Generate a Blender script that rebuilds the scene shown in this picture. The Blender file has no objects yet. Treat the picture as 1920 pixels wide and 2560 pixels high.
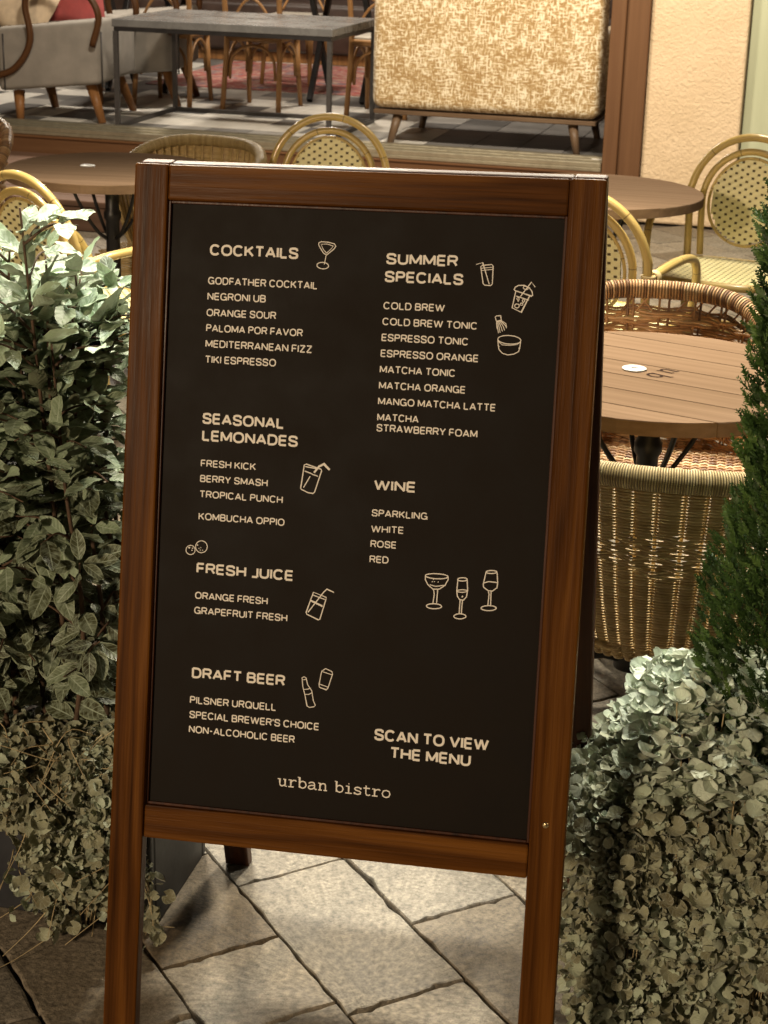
import bpy, bmesh, math, random
import numpy as np
from mathutils import Matrix, Vector
R_ = math.radians
random.seed(7); rng = np.random.default_rng(11)
scene = bpy.context.scene
col = scene.collection

# ------------------------------------------------------------------ camera
CAM = Vector((0.4651, -2.3848, 1.7067)); F_PX = 4418.64
yaw, pitch, roll = R_(-10.743), R_(-19.837), R_(1.4756)
fwd = Vector((math.sin(yaw)*math.cos(pitch), math.cos(yaw)*math.cos(pitch), math.sin(pitch)))
rgt = Vector((math.cos(yaw), -math.sin(yaw), 0)); up = rgt.cross(fwd)
r2 = rgt*math.cos(roll) + up*math.sin(roll); u2 = up*math.cos(roll) - rgt*math.sin(roll)
cd = bpy.data.cameras.new('camera'); cam = bpy.data.objects.new('camera', cd); col.objects.link(cam)
m = Matrix((r2, u2, -fwd)).transposed().to_4x4(); m.translation = CAM; cam.matrix_world = m
cd.sensor_fit = 'VERTICAL'; cd.sensor_height = 36; cd.sensor_width = 27; cd.lens = F_PX/2560*36
cd.clip_start = .05; cd.clip_end = 500
cd.dof.use_dof = True; cd.dof.focus_distance = 2.75; cd.dof.aperture_fstop = 18
scene.camera = cam

# ------------------------------------------------------------------ night sky, faint added sun, exposure
w = bpy.data.worlds.new('World'); scene.world = w; w.use_nodes = True
bg = w.node_tree.nodes['Background']
sky = w.node_tree.nodes.new('ShaderNodeTexSky'); sky.sky_type = 'NISHITA'; sky.sun_disc = False
sky.sun_elevation = R_(4); sky.sun_rotation = R_(20)
w.node_tree.links.new(sky.outputs[0], bg.inputs[0]); bg.inputs[1].default_value = 0.004
sl = bpy.data.lights.new('sun', 'SUN'); so = bpy.data.objects.new('sun', sl); col.objects.link(so)
sl.energy = 0.03; sl.angle = R_(10); sl.color = (1, .85, .65)
so.rotation_euler = (R_(86), 0, R_(160))
vs = scene.view_settings; vs.view_transform = 'Standard'; vs.look = 'None'; vs.exposure = 0; vs.gamma = 1

# ------------------------------------------------------------------ lamps (terrace, interior, street)
def spot(name, loc, target, power, color, size=70, blend=.9, rad=.06):
    l = bpy.data.lights.new(name, 'SPOT'); o = bpy.data.objects.new(name, l); col.objects.link(o)
    l.energy = power; l.color = color; l.spot_size = R_(size); l.spot_blend = blend; l.shadow_soft_size = rad
    o.location = loc; o.rotation_euler = (Vector(target)-Vector(loc)).to_track_quat('-Z', 'Y').to_euler(); return o
def lamp(name, loc, power, color, rad=.1):
    l = bpy.data.lights.new(name, 'POINT'); o = bpy.data.objects.new(name, l); col.objects.link(o)
    l.energy = power; l.color = color; l.shadow_soft_size = rad; o.location = loc; return o
WARM = (1, .86, .67); NEUT = (1, .90, .71); PLANT = (1, .97, .86); ROOM = (1, .88, .72); STREET = (1, .77, .52)
spot('terrace_lamp', (.25, 2.75, 3.3), (.15, 1.0, 0), 740, NEUT, 112, .8, .22)
spot('planter_lamp', (.95, .75, 3.3), (.68, .15, .4), 470, PLANT, 38, .9, .2)
spot('planter_lamp', (-.95, .85, 3.3), (-.68, .2, .8), 500, PLANT, 46, .9, .2)
spot('terrace_lamp', (-1.3, 2.7, 3.3), (-.75, .6, 0), 640, NEUT, 112, .8, .2)
spot('facade_lamp', (.4, 4.6, 3.3), (.3, 5.9, .6), 600, WARM, 110, .8, .2)
spot('facade_lamp', (-1.6, 4.8, 3.3), (-1.5, 6.5, .5), 430, WARM, 110, .8, .2)
lamp('ceiling_lamp', (-2.0, 9.0, 2.9), 270, ROOM, .2)
lamp('ceiling_lamp', (-4.2, 8.6, 2.9), 270, ROOM, .15)
lamp('ceiling_lamp', (-3.3, 11.5, 2.9), 70, ROOM, .15)
lamp('wall_lamp', (-3.7, 12.2, 1.24), 26, WARM, .10)
lamp('street_lamp', (-2.9, -6.5, 2.9), 1400, STREET, .30)
lamp('street_lamp', (4.6, -3.8, 4.6), 150, STREET, .25)

# ------------------------------------------------------------------ mesh helpers
class MB:
    def __init__(s): s.v=[]; s.f=[]; s.g=[]; s.t=[]; s.sm=[]; s.n=0
    def add(s, V, F, G=None, tint=.5, smooth=False):
        V = np.asarray(V, float).reshape(-1, 3); b = s.n
        G = V if G is None else np.asarray(G, float).reshape(-1, 3)
        s.v.append(V); s.g.append(G); s.n += len(V)
        s.t.append(np.broadcast_to(np.asarray(tint, float), (len(V),)))
        s.f.extend([tuple(i+b for i in f) for f in F]); s.sm.extend([smooth]*len(F))
    def box(s, c, d, M=None, bev=.003, tint=.5, grain='z', seg=1, smooth=False):
        bm = bmesh.new(); bmesh.ops.create_cube(bm, size=1)
        for v in bm.verts: v.co = Vector((v.co.x*d[0], v.co.y*d[1], v.co.z*d[2]))
        if bev > 0: bmesh.ops.bevel(bm, geom=bm.edges[:], offset=bev, segments=seg, affect='EDGES', profile=.5)
        bm.verts.ensure_lookup_table(); bm.verts.index_update()
        V = np.array([v.co[:] for v in bm.verts]); F = [[v.index for v in f.verts] for f in bm.faces]; bm.free()
        o = rng.uniform(0, 5, 3)
        G = {'z': V, 'x': V[:, [1, 2, 0]], 'y': V[:, [0, 2, 1]]}[grain] + o
        if M is not None: V = V @ np.array(M.to_3x3()).T
        s.add(V + np.array(c), F, G, tint, smooth)
    def tube(s, P, r, n=8, closed=False, tint=.5, caps=True, flat=1.0, ref=None):
        P = np.asarray(P, float); k = len(P); r = np.broadcast_to(np.asarray(r, float), (k,))
        T = np.gradient(P, axis=0) if not closed else np.roll(P, -1, 0)-np.roll(P, 1, 0)
        T /= np.linalg.norm(T, axis=1)[:, None]+1e-12
        N = np.zeros_like(P)
        a = np.array([0, 0, 1.]) if ref is None else np.array(ref, float)
        if abs(T[0] @ a) > .9: a = np.array([0, 1., 0])
        x = a-T[0]*(a @ T[0]); x /= np.linalg.norm(x)
        for i in range(k):
            x = x-T[i]*(x @ T[i]); x /= np.linalg.norm(x)+1e-12; N[i] = x
        B = np.cross(T, N); A = np.arange(n)*2*np.pi/n
        L = np.concatenate([[0], np.cumsum(np.linalg.norm(np.diff(P, axis=0), axis=1))])
        V = P[:, None]+r[:, None, None]*(np.cos(A)[None, :, None]*N[:, None]*flat+np.sin(A)[None, :, None]*B[:, None])
        G = np.stack([np.broadcast_to(np.cos(A), (k, n)), np.broadcast_to(np.sin(A), (k, n)), np.broadcast_to(L[:, None], (k, n))], 2)
        F = []
        for i in range(k if closed else k-1):
            j = (i+1) % k
            for q in range(n):
                F.append((i*n+q, i*n+(q+1) % n, j*n+(q+1) % n, j*n+q))
        if caps and not closed:
            F.append(tuple(range(n-1, -1, -1))); F.append(tuple((k-1)*n+q for q in range(n)))
        s.add(V, F, G.reshape(-1, 3), tint, True)
    def lathe(s, prof, c=(0, 0, 0), n=40, tint=.5, M=None):
        prof = np.asarray(prof, float); k = len(prof); A = np.arange(n)*2*np.pi/n
        V = np.stack([prof[:, None, 0]*np.cos(A), prof[:, None, 0]*np.sin(A), np.broadcast_to(prof[:, None, 1], (k, n))], 2).reshape(-1, 3)
        F = [(i*n+q, i*n+(q+1) % n, (i+1)*n+(q+1) % n, (i+1)*n+q) for i in range(k-1) for q in range(n)]
        G = V.copy()
        if M is not None: V = V @ np.array(M.to_3x3()).T
        s.add(V+np.array(c), F, G, tint, True)
    def build(s, name, mt, parent=None, off=(0, 0, 0)):
        me = bpy.data.meshes.new(name)
        V = np.concatenate(s.v)-np.array(off); me.from_pydata(V.tolist(), [], s.f)
        a = me.attributes.new('gp', 'FLOAT_VECTOR', 'POINT'); a.data.foreach_set('vector', np.concatenate(s.g).astype(np.float32).ravel())
        a = me.attributes.new('tint', 'FLOAT', 'POINT'); a.data.foreach_set('value', np.concatenate(s.t).astype(np.float32))
        me.polygons.foreach_set('use_smooth', s.sm); me.materials.append(mt); me.update()
        o = bpy.data.objects.new(name, me); col.objects.link(o)
        if parent is not None: o.parent = parent
        return o
def rotz(a): return Matrix.Rotation(a, 3, 'Z')
def tag(o, label=None, cat=None, group=None, kind=None):
    for k, v in (('label', label), ('category', cat), ('group', group), ('kind', kind)):
        if v: o[k] = v
    return o
def thing(name, loc, label, cat, rz=0, group=None):
    o = bpy.data.objects.new(name, None); col.objects.link(o); o.location = loc; o.rotation_euler = (0, 0, rz)
    o.empty_display_size = .1
    return tag(o, label, cat, group)
def struct(name, mb, mt): return tag(mb.build(name, mt), kind='structure')
def copy_tree(o, parent=None):
    c = o.copy(); col.objects.link(c); c.parent = parent
    for ch in list(o.children): copy_tree(ch, c)
    return c
def arc(cx, cz, rx, rz, a0, a1, n):
    return [(cx+rx*math.cos(R_(a0+(a1-a0)*i/n)), cz+rz*math.sin(R_(a0+(a1-a0)*i/n))) for i in range(n+1)]
def smooth_path(P, n=8):
    P = np.asarray(P, float); Q = np.concatenate([[2*P[0]-P[1]], P, [2*P[-1]-P[-2]]]); out = []
    for i in range(1, len(Q)-2):
        for t in np.arange(n)/n:
            a, b, c, d = Q[i-1:i+3]
            out.append(.5*((2*b)+(-a+c)*t+(2*a-5*b+4*c-d)*t*t+(-a+3*b-3*c+d)*t**3))
    out.append(P[-1]); return np.array(out)

# ------------------------------------------------------------------ material helpers
def mat(name):
    m = bpy.data.materials.new(name); m.use_nodes = True; return m, m.node_tree, m.node_tree.nodes['Principled BSDF']
def nd(nt, typ, ins=None, **props):
    n = nt.nodes.new('ShaderNode'+typ)
    for k, v in props.items(): setattr(n, k, v)
    for k, v in (ins or {}).items():
        s = n.inputs[k]
        if isinstance(v, bpy.types.NodeSocket): nt.links.new(v, s)
        else: s.default_value = v
    return n
def lk(nt, a, b): nt.links.new(a, b)
def c4(c): return (*c, 1) if len(c) == 3 else c
def ramp(nt, fac, stops):
    n = nd(nt, 'ValToRGB', {'Fac': fac}); e = n.color_ramp.elements
    while len(e) < len(stops): e.new(.5)
    for i, (p, c) in enumerate(stops):
        e[i].position = p; e[i].color = c4(c) if not isinstance(c, (int, float)) else (c, c, c, 1)
    return n.outputs['Color']
def attr(nt, name='gp'): return nd(nt, 'Attribute', attribute_name=name).outputs['Vector' if name == 'gp' else 'Fac']
def mapv(nt, vec, scale, loc=(0, 0, 0), rot=(0, 0, 0)):
    return nd(nt, 'Mapping', {'Vector': vec, 'Scale': scale, 'Location': loc, 'Rotation': rot}).outputs[0]
def noise(nt, vec, scale, detail=4, rough=.55, dist=0):
    return nd(nt, 'TexNoise', {'Vector': vec, 'Scale': scale, 'Detail': detail, 'Roughness': rough, 'Distortion': dist}).outputs['Fac']
def mathn(nt, op, a, b=0, c=0):
    n = nd(nt, 'Math', operation=op)
    for i, v in enumerate((a, b, c)):
        if isinstance(v, bpy.types.NodeSocket): lk(nt, v, n.inputs[i])
        else: n.inputs[i].default_value = v
    return n.outputs[0]
def mixc(nt, fac, a, b, mode='MIX'):
    n = nd(nt, 'Mix', data_type='RGBA', blend_type=mode)
    for s, v in ((n.inputs[0], fac), (n.inputs[6], a), (n.inputs[7], b)):
        if isinstance(v, bpy.types.NodeSocket): lk(nt, v, s)
        else: s.default_value = v if isinstance(v, (int, float)) else c4(v)
    return n.outputs[2]
def bump(nt, b, h, strength=.3, dist=.002):
    n = nd(nt, 'Bump', {'Height': h, 'Strength': strength, 'Distance': dist}); lk(nt, n.outputs[0], b.inputs['Normal'])
def setp(b, **k):
    for n, v in k.items():
        n = {'color': 'Base Color', 'rough': 'Roughness', 'metal': 'Metallic', 'spec': 'Specular IOR Level', 'coat': 'Coat Weight', 'coatr': 'Coat Roughness', 'sheen': 'Sheen Weight'}[n]
        if isinstance(v, bpy.types.NodeSocket): b.id_data.links.new(v, b.inputs[n])
        else: b.inputs[n].default_value = c4(v) if n == 'Base Color' else v

def wood(name, dark, midc, light, rough=.4, fine=1.0, bstr=.35, coat=0.0, figure=1.0, sp=.25):
    m, nt, b = mat(name); g = attr(nt)
    warp = noise(nt, mapv(nt, g, (9, 9, 1.1)), 1, 3)
    gx = nd(nt, 'VectorMath', {0: g, 1: nd(nt, 'CombineXYZ', {'X': mathn(nt, 'MULTIPLY', warp, .07*figure), 'Y': mathn(nt, 'MULTIPLY', warp, .03*figure)}).outputs[0]}, operation='ADD').outputs[0]
    rings = noise(nt, mapv(nt, gx, (70*fine, 70*fine, .7)), 1, 2, .5)
    fib = noise(nt, mapv(nt, g, (420*fine, 420*fine, 7)), 1, 3, .6)
    broad = noise(nt, mapv(nt, g, (14, 14, 1.6)), 1, 3, .6)
    f = mathn(nt, 'ADD', mathn(nt, 'MULTIPLY', rings, .62), mathn(nt, 'ADD', mathn(nt, 'MULTIPLY', fib, .22), mathn(nt, 'MULTIPLY', broad, .3)))
    c = ramp(nt, f, [(.40, dark), (.56, midc), (.72, light)])
    tv = attr(nt, 'tint'); c = mixc(nt, 1.0, c, ramp(nt, tv, [(0, .6), (.5, 1.0), (1, 1.35)]), 'MULTIPLY')
    r = ramp(nt, fib, [(.3, rough-.08), (.7, rough+.12)])
    setp(b, color=c, rough=r, coat=coat, coatr=.25, spec=sp)
    bump(nt, b, mathn(nt, 'ADD', mathn(nt, 'MULTIPLY', rings, .7), mathn(nt, 'MULTIPLY', fib, .5)), bstr, .0015)
    return m
def plain(name, color, rough=.5, metal=0, spec=.5, var=.12, vs=30, bs=0, bscale=200):
    m, nt, b = mat(name); co = nd(nt, 'TexCoord').outputs['Object']
    n = noise(nt, co, vs, 5)
    c = mixc(nt, 1.0, color, ramp(nt, n, [(.3, 1-var), (.7, 1+var)]), 'MULTIPLY')
    setp(b, color=c, rough=ramp(nt, n, [(.3, max(0, rough-.06)), (.7, min(1, rough+.06))]), metal=metal, spec=spec)
    if bs: bump(nt, b, noise(nt, co, bscale, 4), bs, .002)
    return m

M = {}
M['sign_wood'] = wood('stained_wood', (.026, .0084, .0014), (.080, .0275, .0043), (.150, .057, .0096), .36, .8, .7, sp=.05)
M['rear_wood'] = wood('stained_wood_rear', (.02, .006, .0025), (.06, .018, .006), (.09, .028, .009), .42, 1, .25)
M['table_wood'] = wood('table_laminate', (.185, .120, .076), (.215, .142, .091), (.245, .163, .106), .6, .9, .06, sp=0.0)
M['leg_wood'] = wood('leg_wood', (.10, .042, .016), (.22, .10, .035), (.33, .16, .06), .35, .6, .1)
M['chair_wood'] = wood('bentwood', (.11, .055, .022), (.27, .14, .055), (.40, .22, .09), .4, .6, .1)
M['sofa_leg'] = wood('walnut_leg', (.06, .036, .020), (.115, .072, .042), (.16, .105, .062), .4, .6, .1)
M['dining_wood'] = wood('dining_top', (.20, .095, .035), (.36, .19, .075), (.45, .25, .11), .45, .7, .1)
M['frame_wood'] = wood('window_frame_paint', (.105, .050, .022), (.125, .060, .027), (.145, .072, .033), .45, .5, .05)
M['deck_wood'] = wood('deck_boards', (.12, .066, .042), (.15, .085, .055), (.185, .105, .070), .6, .7, .2)

m, nt, b = mat('sign_panel'); co = nd(nt, 'TexCoord').outputs['Object']
n1 = noise(nt, co, 14, 5); n2 = noise(nt, co, 900, 2)
scr = ramp(nt, noise(nt, mapv(nt, co, (300, 40, 6)), 1, 3), [(.70, 0.0), (.80, .35)])
setp(b, color=mixc(nt, scr, ramp(nt, n1, [(.3, (.0078, .0052, .0031)), (.7, (.0104, .0069, .0041))]), (.03, .026, .023)), rough=ramp(nt, n1, [(.3, .5), (.7, .6)]), spec=.09)
bump(nt, b, n2, .25, .0006); M['panel'] = m
M['print'] = plain('printed_lettering', (.80, .74, .64), .6, var=.04)
M['screw'] = plain('brass_screw', (.75, .58, .32), .3, 1)
M['black_metal'] = plain('black_metal', (.012, .011, .012), .42, 0, .5, .2)
M['grey_metal'] = plain('grey_metal', (.06, .056, .055), .45, .3, .5, .2, 60)
M['alu'] = plain('aluminium_track', (.36, .325, .24), .4, .7, var=.08)
M['white'] = plain('white_disc', (.82, .80, .76), .4, var=.02)
M['wrap'] = plain('wrap_cane', (.66, .52, .27), .5, var=.1, vs=200)
M['straw'] = plain('dry_straw', (.42, .33, .18), .7, var=.25)
M['engrave'] = plain('engraved_mark', (.03, .014, .008), .8, 0, .05)
M['soil'] = plain('soil', (.02, .014, .01), .95, var=.5, vs=80, bs=1, bscale=90)
M['bark'] = plain('bark', (.085, .05, .028), .85, var=.4, vs=60, bs=.6, bscale=120)
M['pot'] = plain('dark_planter', (.022, .023, .027), .5, 0, .5, .25, 18, .2, 60)
M['pillow'] = plain('pink_velvet', (.32, .06, .06), .8, var=.2, vs=12)
M['cream_pillow'] = plain('cream_cotton', (.62, .5, .36), .85, var=.1)
M['dark_leather'] = plain('dark_brown_leather', (.035, .018, .012), .45, var=.3, vs=8)
M['seat_pad'] = plain('pale_seat', (.36, .33, .28), .45, var=.1)
m, nt, b = mat('table_concrete'); co = nd(nt, 'TexCoord').outputs['Object']
n1 = noise(nt, co, 9, 8, .65); setp(b, color=ramp(nt, n1, [(.3, (.12, .12, .12)), (.7, (.17, .17, .168))]), rough=ramp(nt, n1, [(.3, .2), (.7, .34)])); M['concrete'] = m

m, nt, b = mat('rough_plaster'); co = nd(nt, 'TexCoord').outputs['Object']
v = nd(nt, 'TexVoronoi', {'Vector': nd(nt, 'VectorMath', {0: co, 1: nd(nt, 'VectorMath', {0: nd(nt, 'TexNoise', {'Vector': co, 'Scale': 22, 'Detail': 3}).outputs['Color'], 1: (.06, .06, .06)}, operation='MULTIPLY').outputs[0]}, operation='ADD').outputs[0], 'Scale': 34}, feature='SMOOTH_F1').outputs['Distance']
n1 = noise(nt, co, 62, 7, .65, .25); n2 = noise(nt, co, 5, 4)
h = mathn(nt, 'ADD', mathn(nt, 'MULTIPLY', v, .22), n1)
setp(b, color=mixc(nt, ramp(nt, n2, [(.35, 0), (.7, 1)]), (.68, .52, .335), (.74, .575, .385)), rough=.9)
bump(nt, b, h, .9, .012); M['plaster'] = m
m, nt, b = mat('green_paint'); co = nd(nt, 'TexCoord').outputs['Object']
n1 = noise(nt, mapv(nt, co, (14, 14, 2.5)), 1, 5); setp(b, color=ramp(nt, n1, [(.3, (.40, .43, .29)), (.7, (.46, .49, .34))]), rough=.5); bump(nt, b, n1, .2, .003); M['green'] = m

m, nt, b = mat('sandstone'); g = nd(nt, 'TexCoord').outputs['Object']; tv = attr(nt, 'tint')
n1 = noise(nt, g, 8, 6, .65); n2 = noise(nt, g, 95, 5, .75); n3 = noise(nt, g, 2.2, 4); n4 = noise(nt, g, 46, 5, .7)
c = ramp(nt, n1, [(.25, (.125, .106, .081)), (.5, (.20, .176, .142)), (.78, (.28, .252, .21))])
c = mixc(nt, 1, c, ramp(nt, tv, [(0, (.62, .52, .385)), (.35, (.90, .87, .81)), (.7, (1.05, 1.04, 1.0)), (1, (1.12, 1.02, .86))]), 'MULTIPLY')
c = mixc(nt, 1, c, ramp(nt, n2, [(.32, .45), (.5, .98), (.68, 1.5)]), 'MULTIPLY')
c = mixc(nt, 1, c, ramp(nt, n4, [(.3, .66), (.55, 1.0), (.75, 1.2)]), 'MULTIPLY')
c = mixc(nt, ramp(nt, n3, [(.62, 0), (.75, .5)]), c, (.10, .085, .065))
setp(b, color=c, rough=ramp(nt, n1, [(.3, .52), (.7, .8)]))
bump(nt, b, mathn(nt, 'ADD', mathn(nt, 'ADD', mathn(nt, 'MULTIPLY', n2, .35), mathn(nt, 'MULTIPLY', n4, .7)), mathn(nt, 'MULTIPLY', n1, 1.4)), .75, .006); M['stone'] = m
M['joint'] = plain('joint_dirt', (.105, .080, .056), .95, var=.4, vs=40, bs=.8, bscale=150)
m, nt, b = mat('interior_tile'); g = nd(nt, 'TexCoord').outputs['Object']; tv = attr(nt, 'tint')
n1 = noise(nt, g, 6, 5); c = ramp(nt, tv, [(0, (.06, .06, .06)), (.45, (.20, .19, .18)), (1, (.74, .71, .65))])
setp(b, color=mixc(nt, 1, c, ramp(nt, n1, [(.3, .8), (.7, 1.1)]), 'MULTIPLY'), rough=.42); M['tile'] = m
m, nt, b = mat('rug_wool'); g = nd(nt, 'TexCoord').outputs['Object']
n1 = noise(nt, g, 7, 3); n2 = noise(nt, g, 24, 4)
setp(b, color=mixc(nt, ramp(nt, n2, [(.5, 0), (.62, 1)]), ramp(nt, n1, [(.35, (.28, .045, .04)), (.5, (.34, .12, .10)), (.65, (.12, .10, .13))]), (.42, .28, .22)), rough=.95); M['rug'] = m

def cane(name, base, ringdark, rough=.3, ring=.21):
    m, nt, b = mat(name); g = attr(nt); z = nd(nt, 'SeparateXYZ', {0: g}).outputs[2]
    fr = mathn(nt, 'FRACT', mathn(nt, 'DIVIDE', z, ring)); rg = mathn(nt, 'GREATER_THAN', fr, .985)
    n1 = noise(nt, mapv(nt, g, (1.6, 1.6, 9)), 1, 4); c = mixc(nt, 1, base, ramp(nt, n1, [(.3, .78), (.7, 1.18)]), 'MULTIPLY')
    c = mixc(nt, mathn(nt, 'MULTIPLY', rg, .75), c, ringdark); setp(b, color=c, rough=rough, coat=.2)
    bump(nt, b, mathn(nt, 'MULTIPLY', rg, -1), .3, .002); return m
M['cane'] = cane('yellow_cane', (.54, .39, .135), (.10, .06, .02))
M['bentarm'] = wood('bent_arm_wood', (.03, .012, .005), (.075, .032, .012), (.13, .058, .022), .3, .5, .1)
def strand(name, stops, rough=.45, wrap=0, bs=.5):
    m, nt, b = mat(name); g = attr(nt); tv = attr(nt, 'tint'); z = nd(nt, 'SeparateXYZ', {0: g}).outputs[2]
    n1 = noise(nt, mapv(nt, g, (.8, .8, 60)), 1, 3)
    if wrap:
        k = mathn(nt, 'DIVIDE', z, wrap); idn = nd(nt, 'TexWhiteNoise', {'W': mathn(nt, 'FLOOR', k)}, noise_dimensions='1D').outputs['Value']
        p = mathn(nt, 'FRACT', k); prof = mathn(nt, 'SINE', mathn(nt, 'MULTIPLY', p, math.pi))
        c = mixc(nt, 1, ramp(nt, idn, stops), ramp(nt, prof, [(0, .18), (.35, .75), (.8, 1.05)]), 'MULTIPLY')
        bump(nt, b, prof, 1.0, wrap*.6)
    else:
        c = mixc(nt, 1, ramp(nt, tv, stops), ramp(nt, n1, [(.3, .75), (.7, 1.2)]), 'MULTIPLY')
    setp(b, color=c, rough=rough); return m
TAN = [(0, (.44, .31, .13)), (.5, (.53, .385, .175)), (1, (.60, .46, .23))]
BRN = [(0, (.18, .09, .045)), (.35, (.48, .265, .12)), (.7, (.64, .385, .185)), (1, (.72, .52, .30))]
M['tan_strand'] = strand('tan_wicker', TAN); M['tan_wrap'] = strand('tan_wicker_wrap', TAN, .5, .0044)
M['brn_strand'] = strand('brown_wicker', BRN); M['brn_wrap'] = strand('brown_wicker_wrap', BRN, .42, .0075)
M['hole_shade'] = plain('hole_shade', (.085, .058, .018), .7)  # dark sheet added inside the weave, painting shade into its holes
M['weave'] = strand('cream_weave', [(0, (.82, .73, .37)), (1, (.90, .83, .48))], .4)

m, nt, b = mat('mustard_chenille'); g = nd(nt, 'TexCoord').outputs['Object']
a1 = noise(nt, mapv(nt, g, (105, 20, 26)), 1, 3, .6, .4); a2 = noise(nt, mapv(nt, g, (26, 20, 105)), 1, 3, .6, .4); a3 = noise(nt, g, 7, 3)
f = mathn(nt, 'ADD', mathn(nt, 'MULTIPLY', mathn(nt, 'MAXIMUM', a1, a2), 1.0), mathn(nt, 'MULTIPLY', a3, .22))
setp(b, color=ramp(nt, f, [(.58, (.33, .205, .078)), (.655, (.50, .365, .18)), (.715, (.80, .72, .54))]), rough=.9, sheen=.3); bump(nt, b, f, .6, .004); M['mustard'] = m
m, nt, b = mat('grey_herringbone'); g = nd(nt, 'TexCoord').outputs['Object']; s3 = nd(nt, 'SeparateXYZ', {0: g})
zz = mathn(nt, 'PINGPONG', mathn(nt, 'ADD', s3.outputs[0], s3.outputs[1]), .018); pp = mathn(nt, 'FRACT', mathn(nt, 'DIVIDE', mathn(nt, 'ADD', s3.outputs[2], zz), .011))
n1 = noise(nt, g, 6, 4); c = mixc(nt, 1, ramp(nt, mathn(nt, 'PINGPONG', pp, .5), [(.1, (.20, .185, .165)), (.4, (.36, .34, .30))]), ramp(nt, n1, [(.3, .85), (.7, 1.1)]), 'MULTIPLY')
setp(b, color=c, rough=.9); M['grey_fabric'] = m
M['grey_plain'] = plain('grey_fabric', (.235, .215, .19), .9, var=.15, vs=9, bs=.3, bscale=300)

def leafmat(name, stops, vein, margin, rough, transl=.2, mott=.5, back=None, sheen=0):
    m, nt, b = mat(name); g = attr(nt); tv = attr(nt, 'tint'); s3 = nd(nt, 'SeparateXYZ', {0: g}); co = nd(nt, 'TexCoord').outputs['Object']
    au = mathn(nt, 'ABSOLUTE', s3.outputs[0]); n1 = noise(nt, co, 70, 5, .65)
    c = ramp(nt, tv, stops); c = mixc(nt, ramp(nt, n1, [(.42, 0), (.66, mott)]), c, vein)
    vs_ = mathn(nt, 'ABSOLUTE', mathn(nt, 'SUBTRACT', mathn(nt, 'FRACT', mathn(nt, 'ADD', mathn(nt, 'MULTIPLY', s3.outputs[1], 6.5), mathn(nt, 'MULTIPLY', au, -1.4))), .5))
    c = mixc(nt, mathn(nt, 'MULTIPLY', mathn(nt, 'LESS_THAN', vs_, .07), .35), c, vein)
    c = mixc(nt, mathn(nt, 'MULTIPLY', mathn(nt, 'LESS_THAN', au, .07), .7), c, vein)
    c = mixc(nt, ramp(nt, au, [(.82, 0), (.97, .6)]), c, margin)
    if back: c = mixc(nt, mathn(nt, 'MULTIPLY', nd(nt, 'NewGeometry').outputs['Backfacing'], .8), c, back)
    setp(b, color=c, rough=rough, sheen=sheen, spec=.3)
    bump(nt, b, mathn(nt, 'ADD', n1, vs_), .35, .003)
    tr = nd(nt, 'BsdfTranslucent', {'Color': c}); mx = nd(nt, 'MixShader', {0: transl}); out = nt.nodes['Material Output']
    lk(nt, b.outputs[0], mx.inputs[1]); lk(nt, tr.outputs[0], mx.inputs[2]); lk(nt, mx.outputs[0], out.inputs[0]); return m
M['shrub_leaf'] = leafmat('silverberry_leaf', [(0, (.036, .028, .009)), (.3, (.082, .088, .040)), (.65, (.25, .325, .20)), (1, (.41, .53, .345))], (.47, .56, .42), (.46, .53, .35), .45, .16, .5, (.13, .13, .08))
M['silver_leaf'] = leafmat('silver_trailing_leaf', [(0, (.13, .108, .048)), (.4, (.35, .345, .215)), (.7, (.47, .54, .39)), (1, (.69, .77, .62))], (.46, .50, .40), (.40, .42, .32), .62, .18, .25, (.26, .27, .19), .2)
M['conifer'] = leafmat('conifer_scale', [(0, (.012, .024, .006)), (.5, (.036, .074, .015)), (1, (.11, .185, .042))], (.05, .09, .03), (.05, .09, .03), .5, .15, .2)


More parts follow.
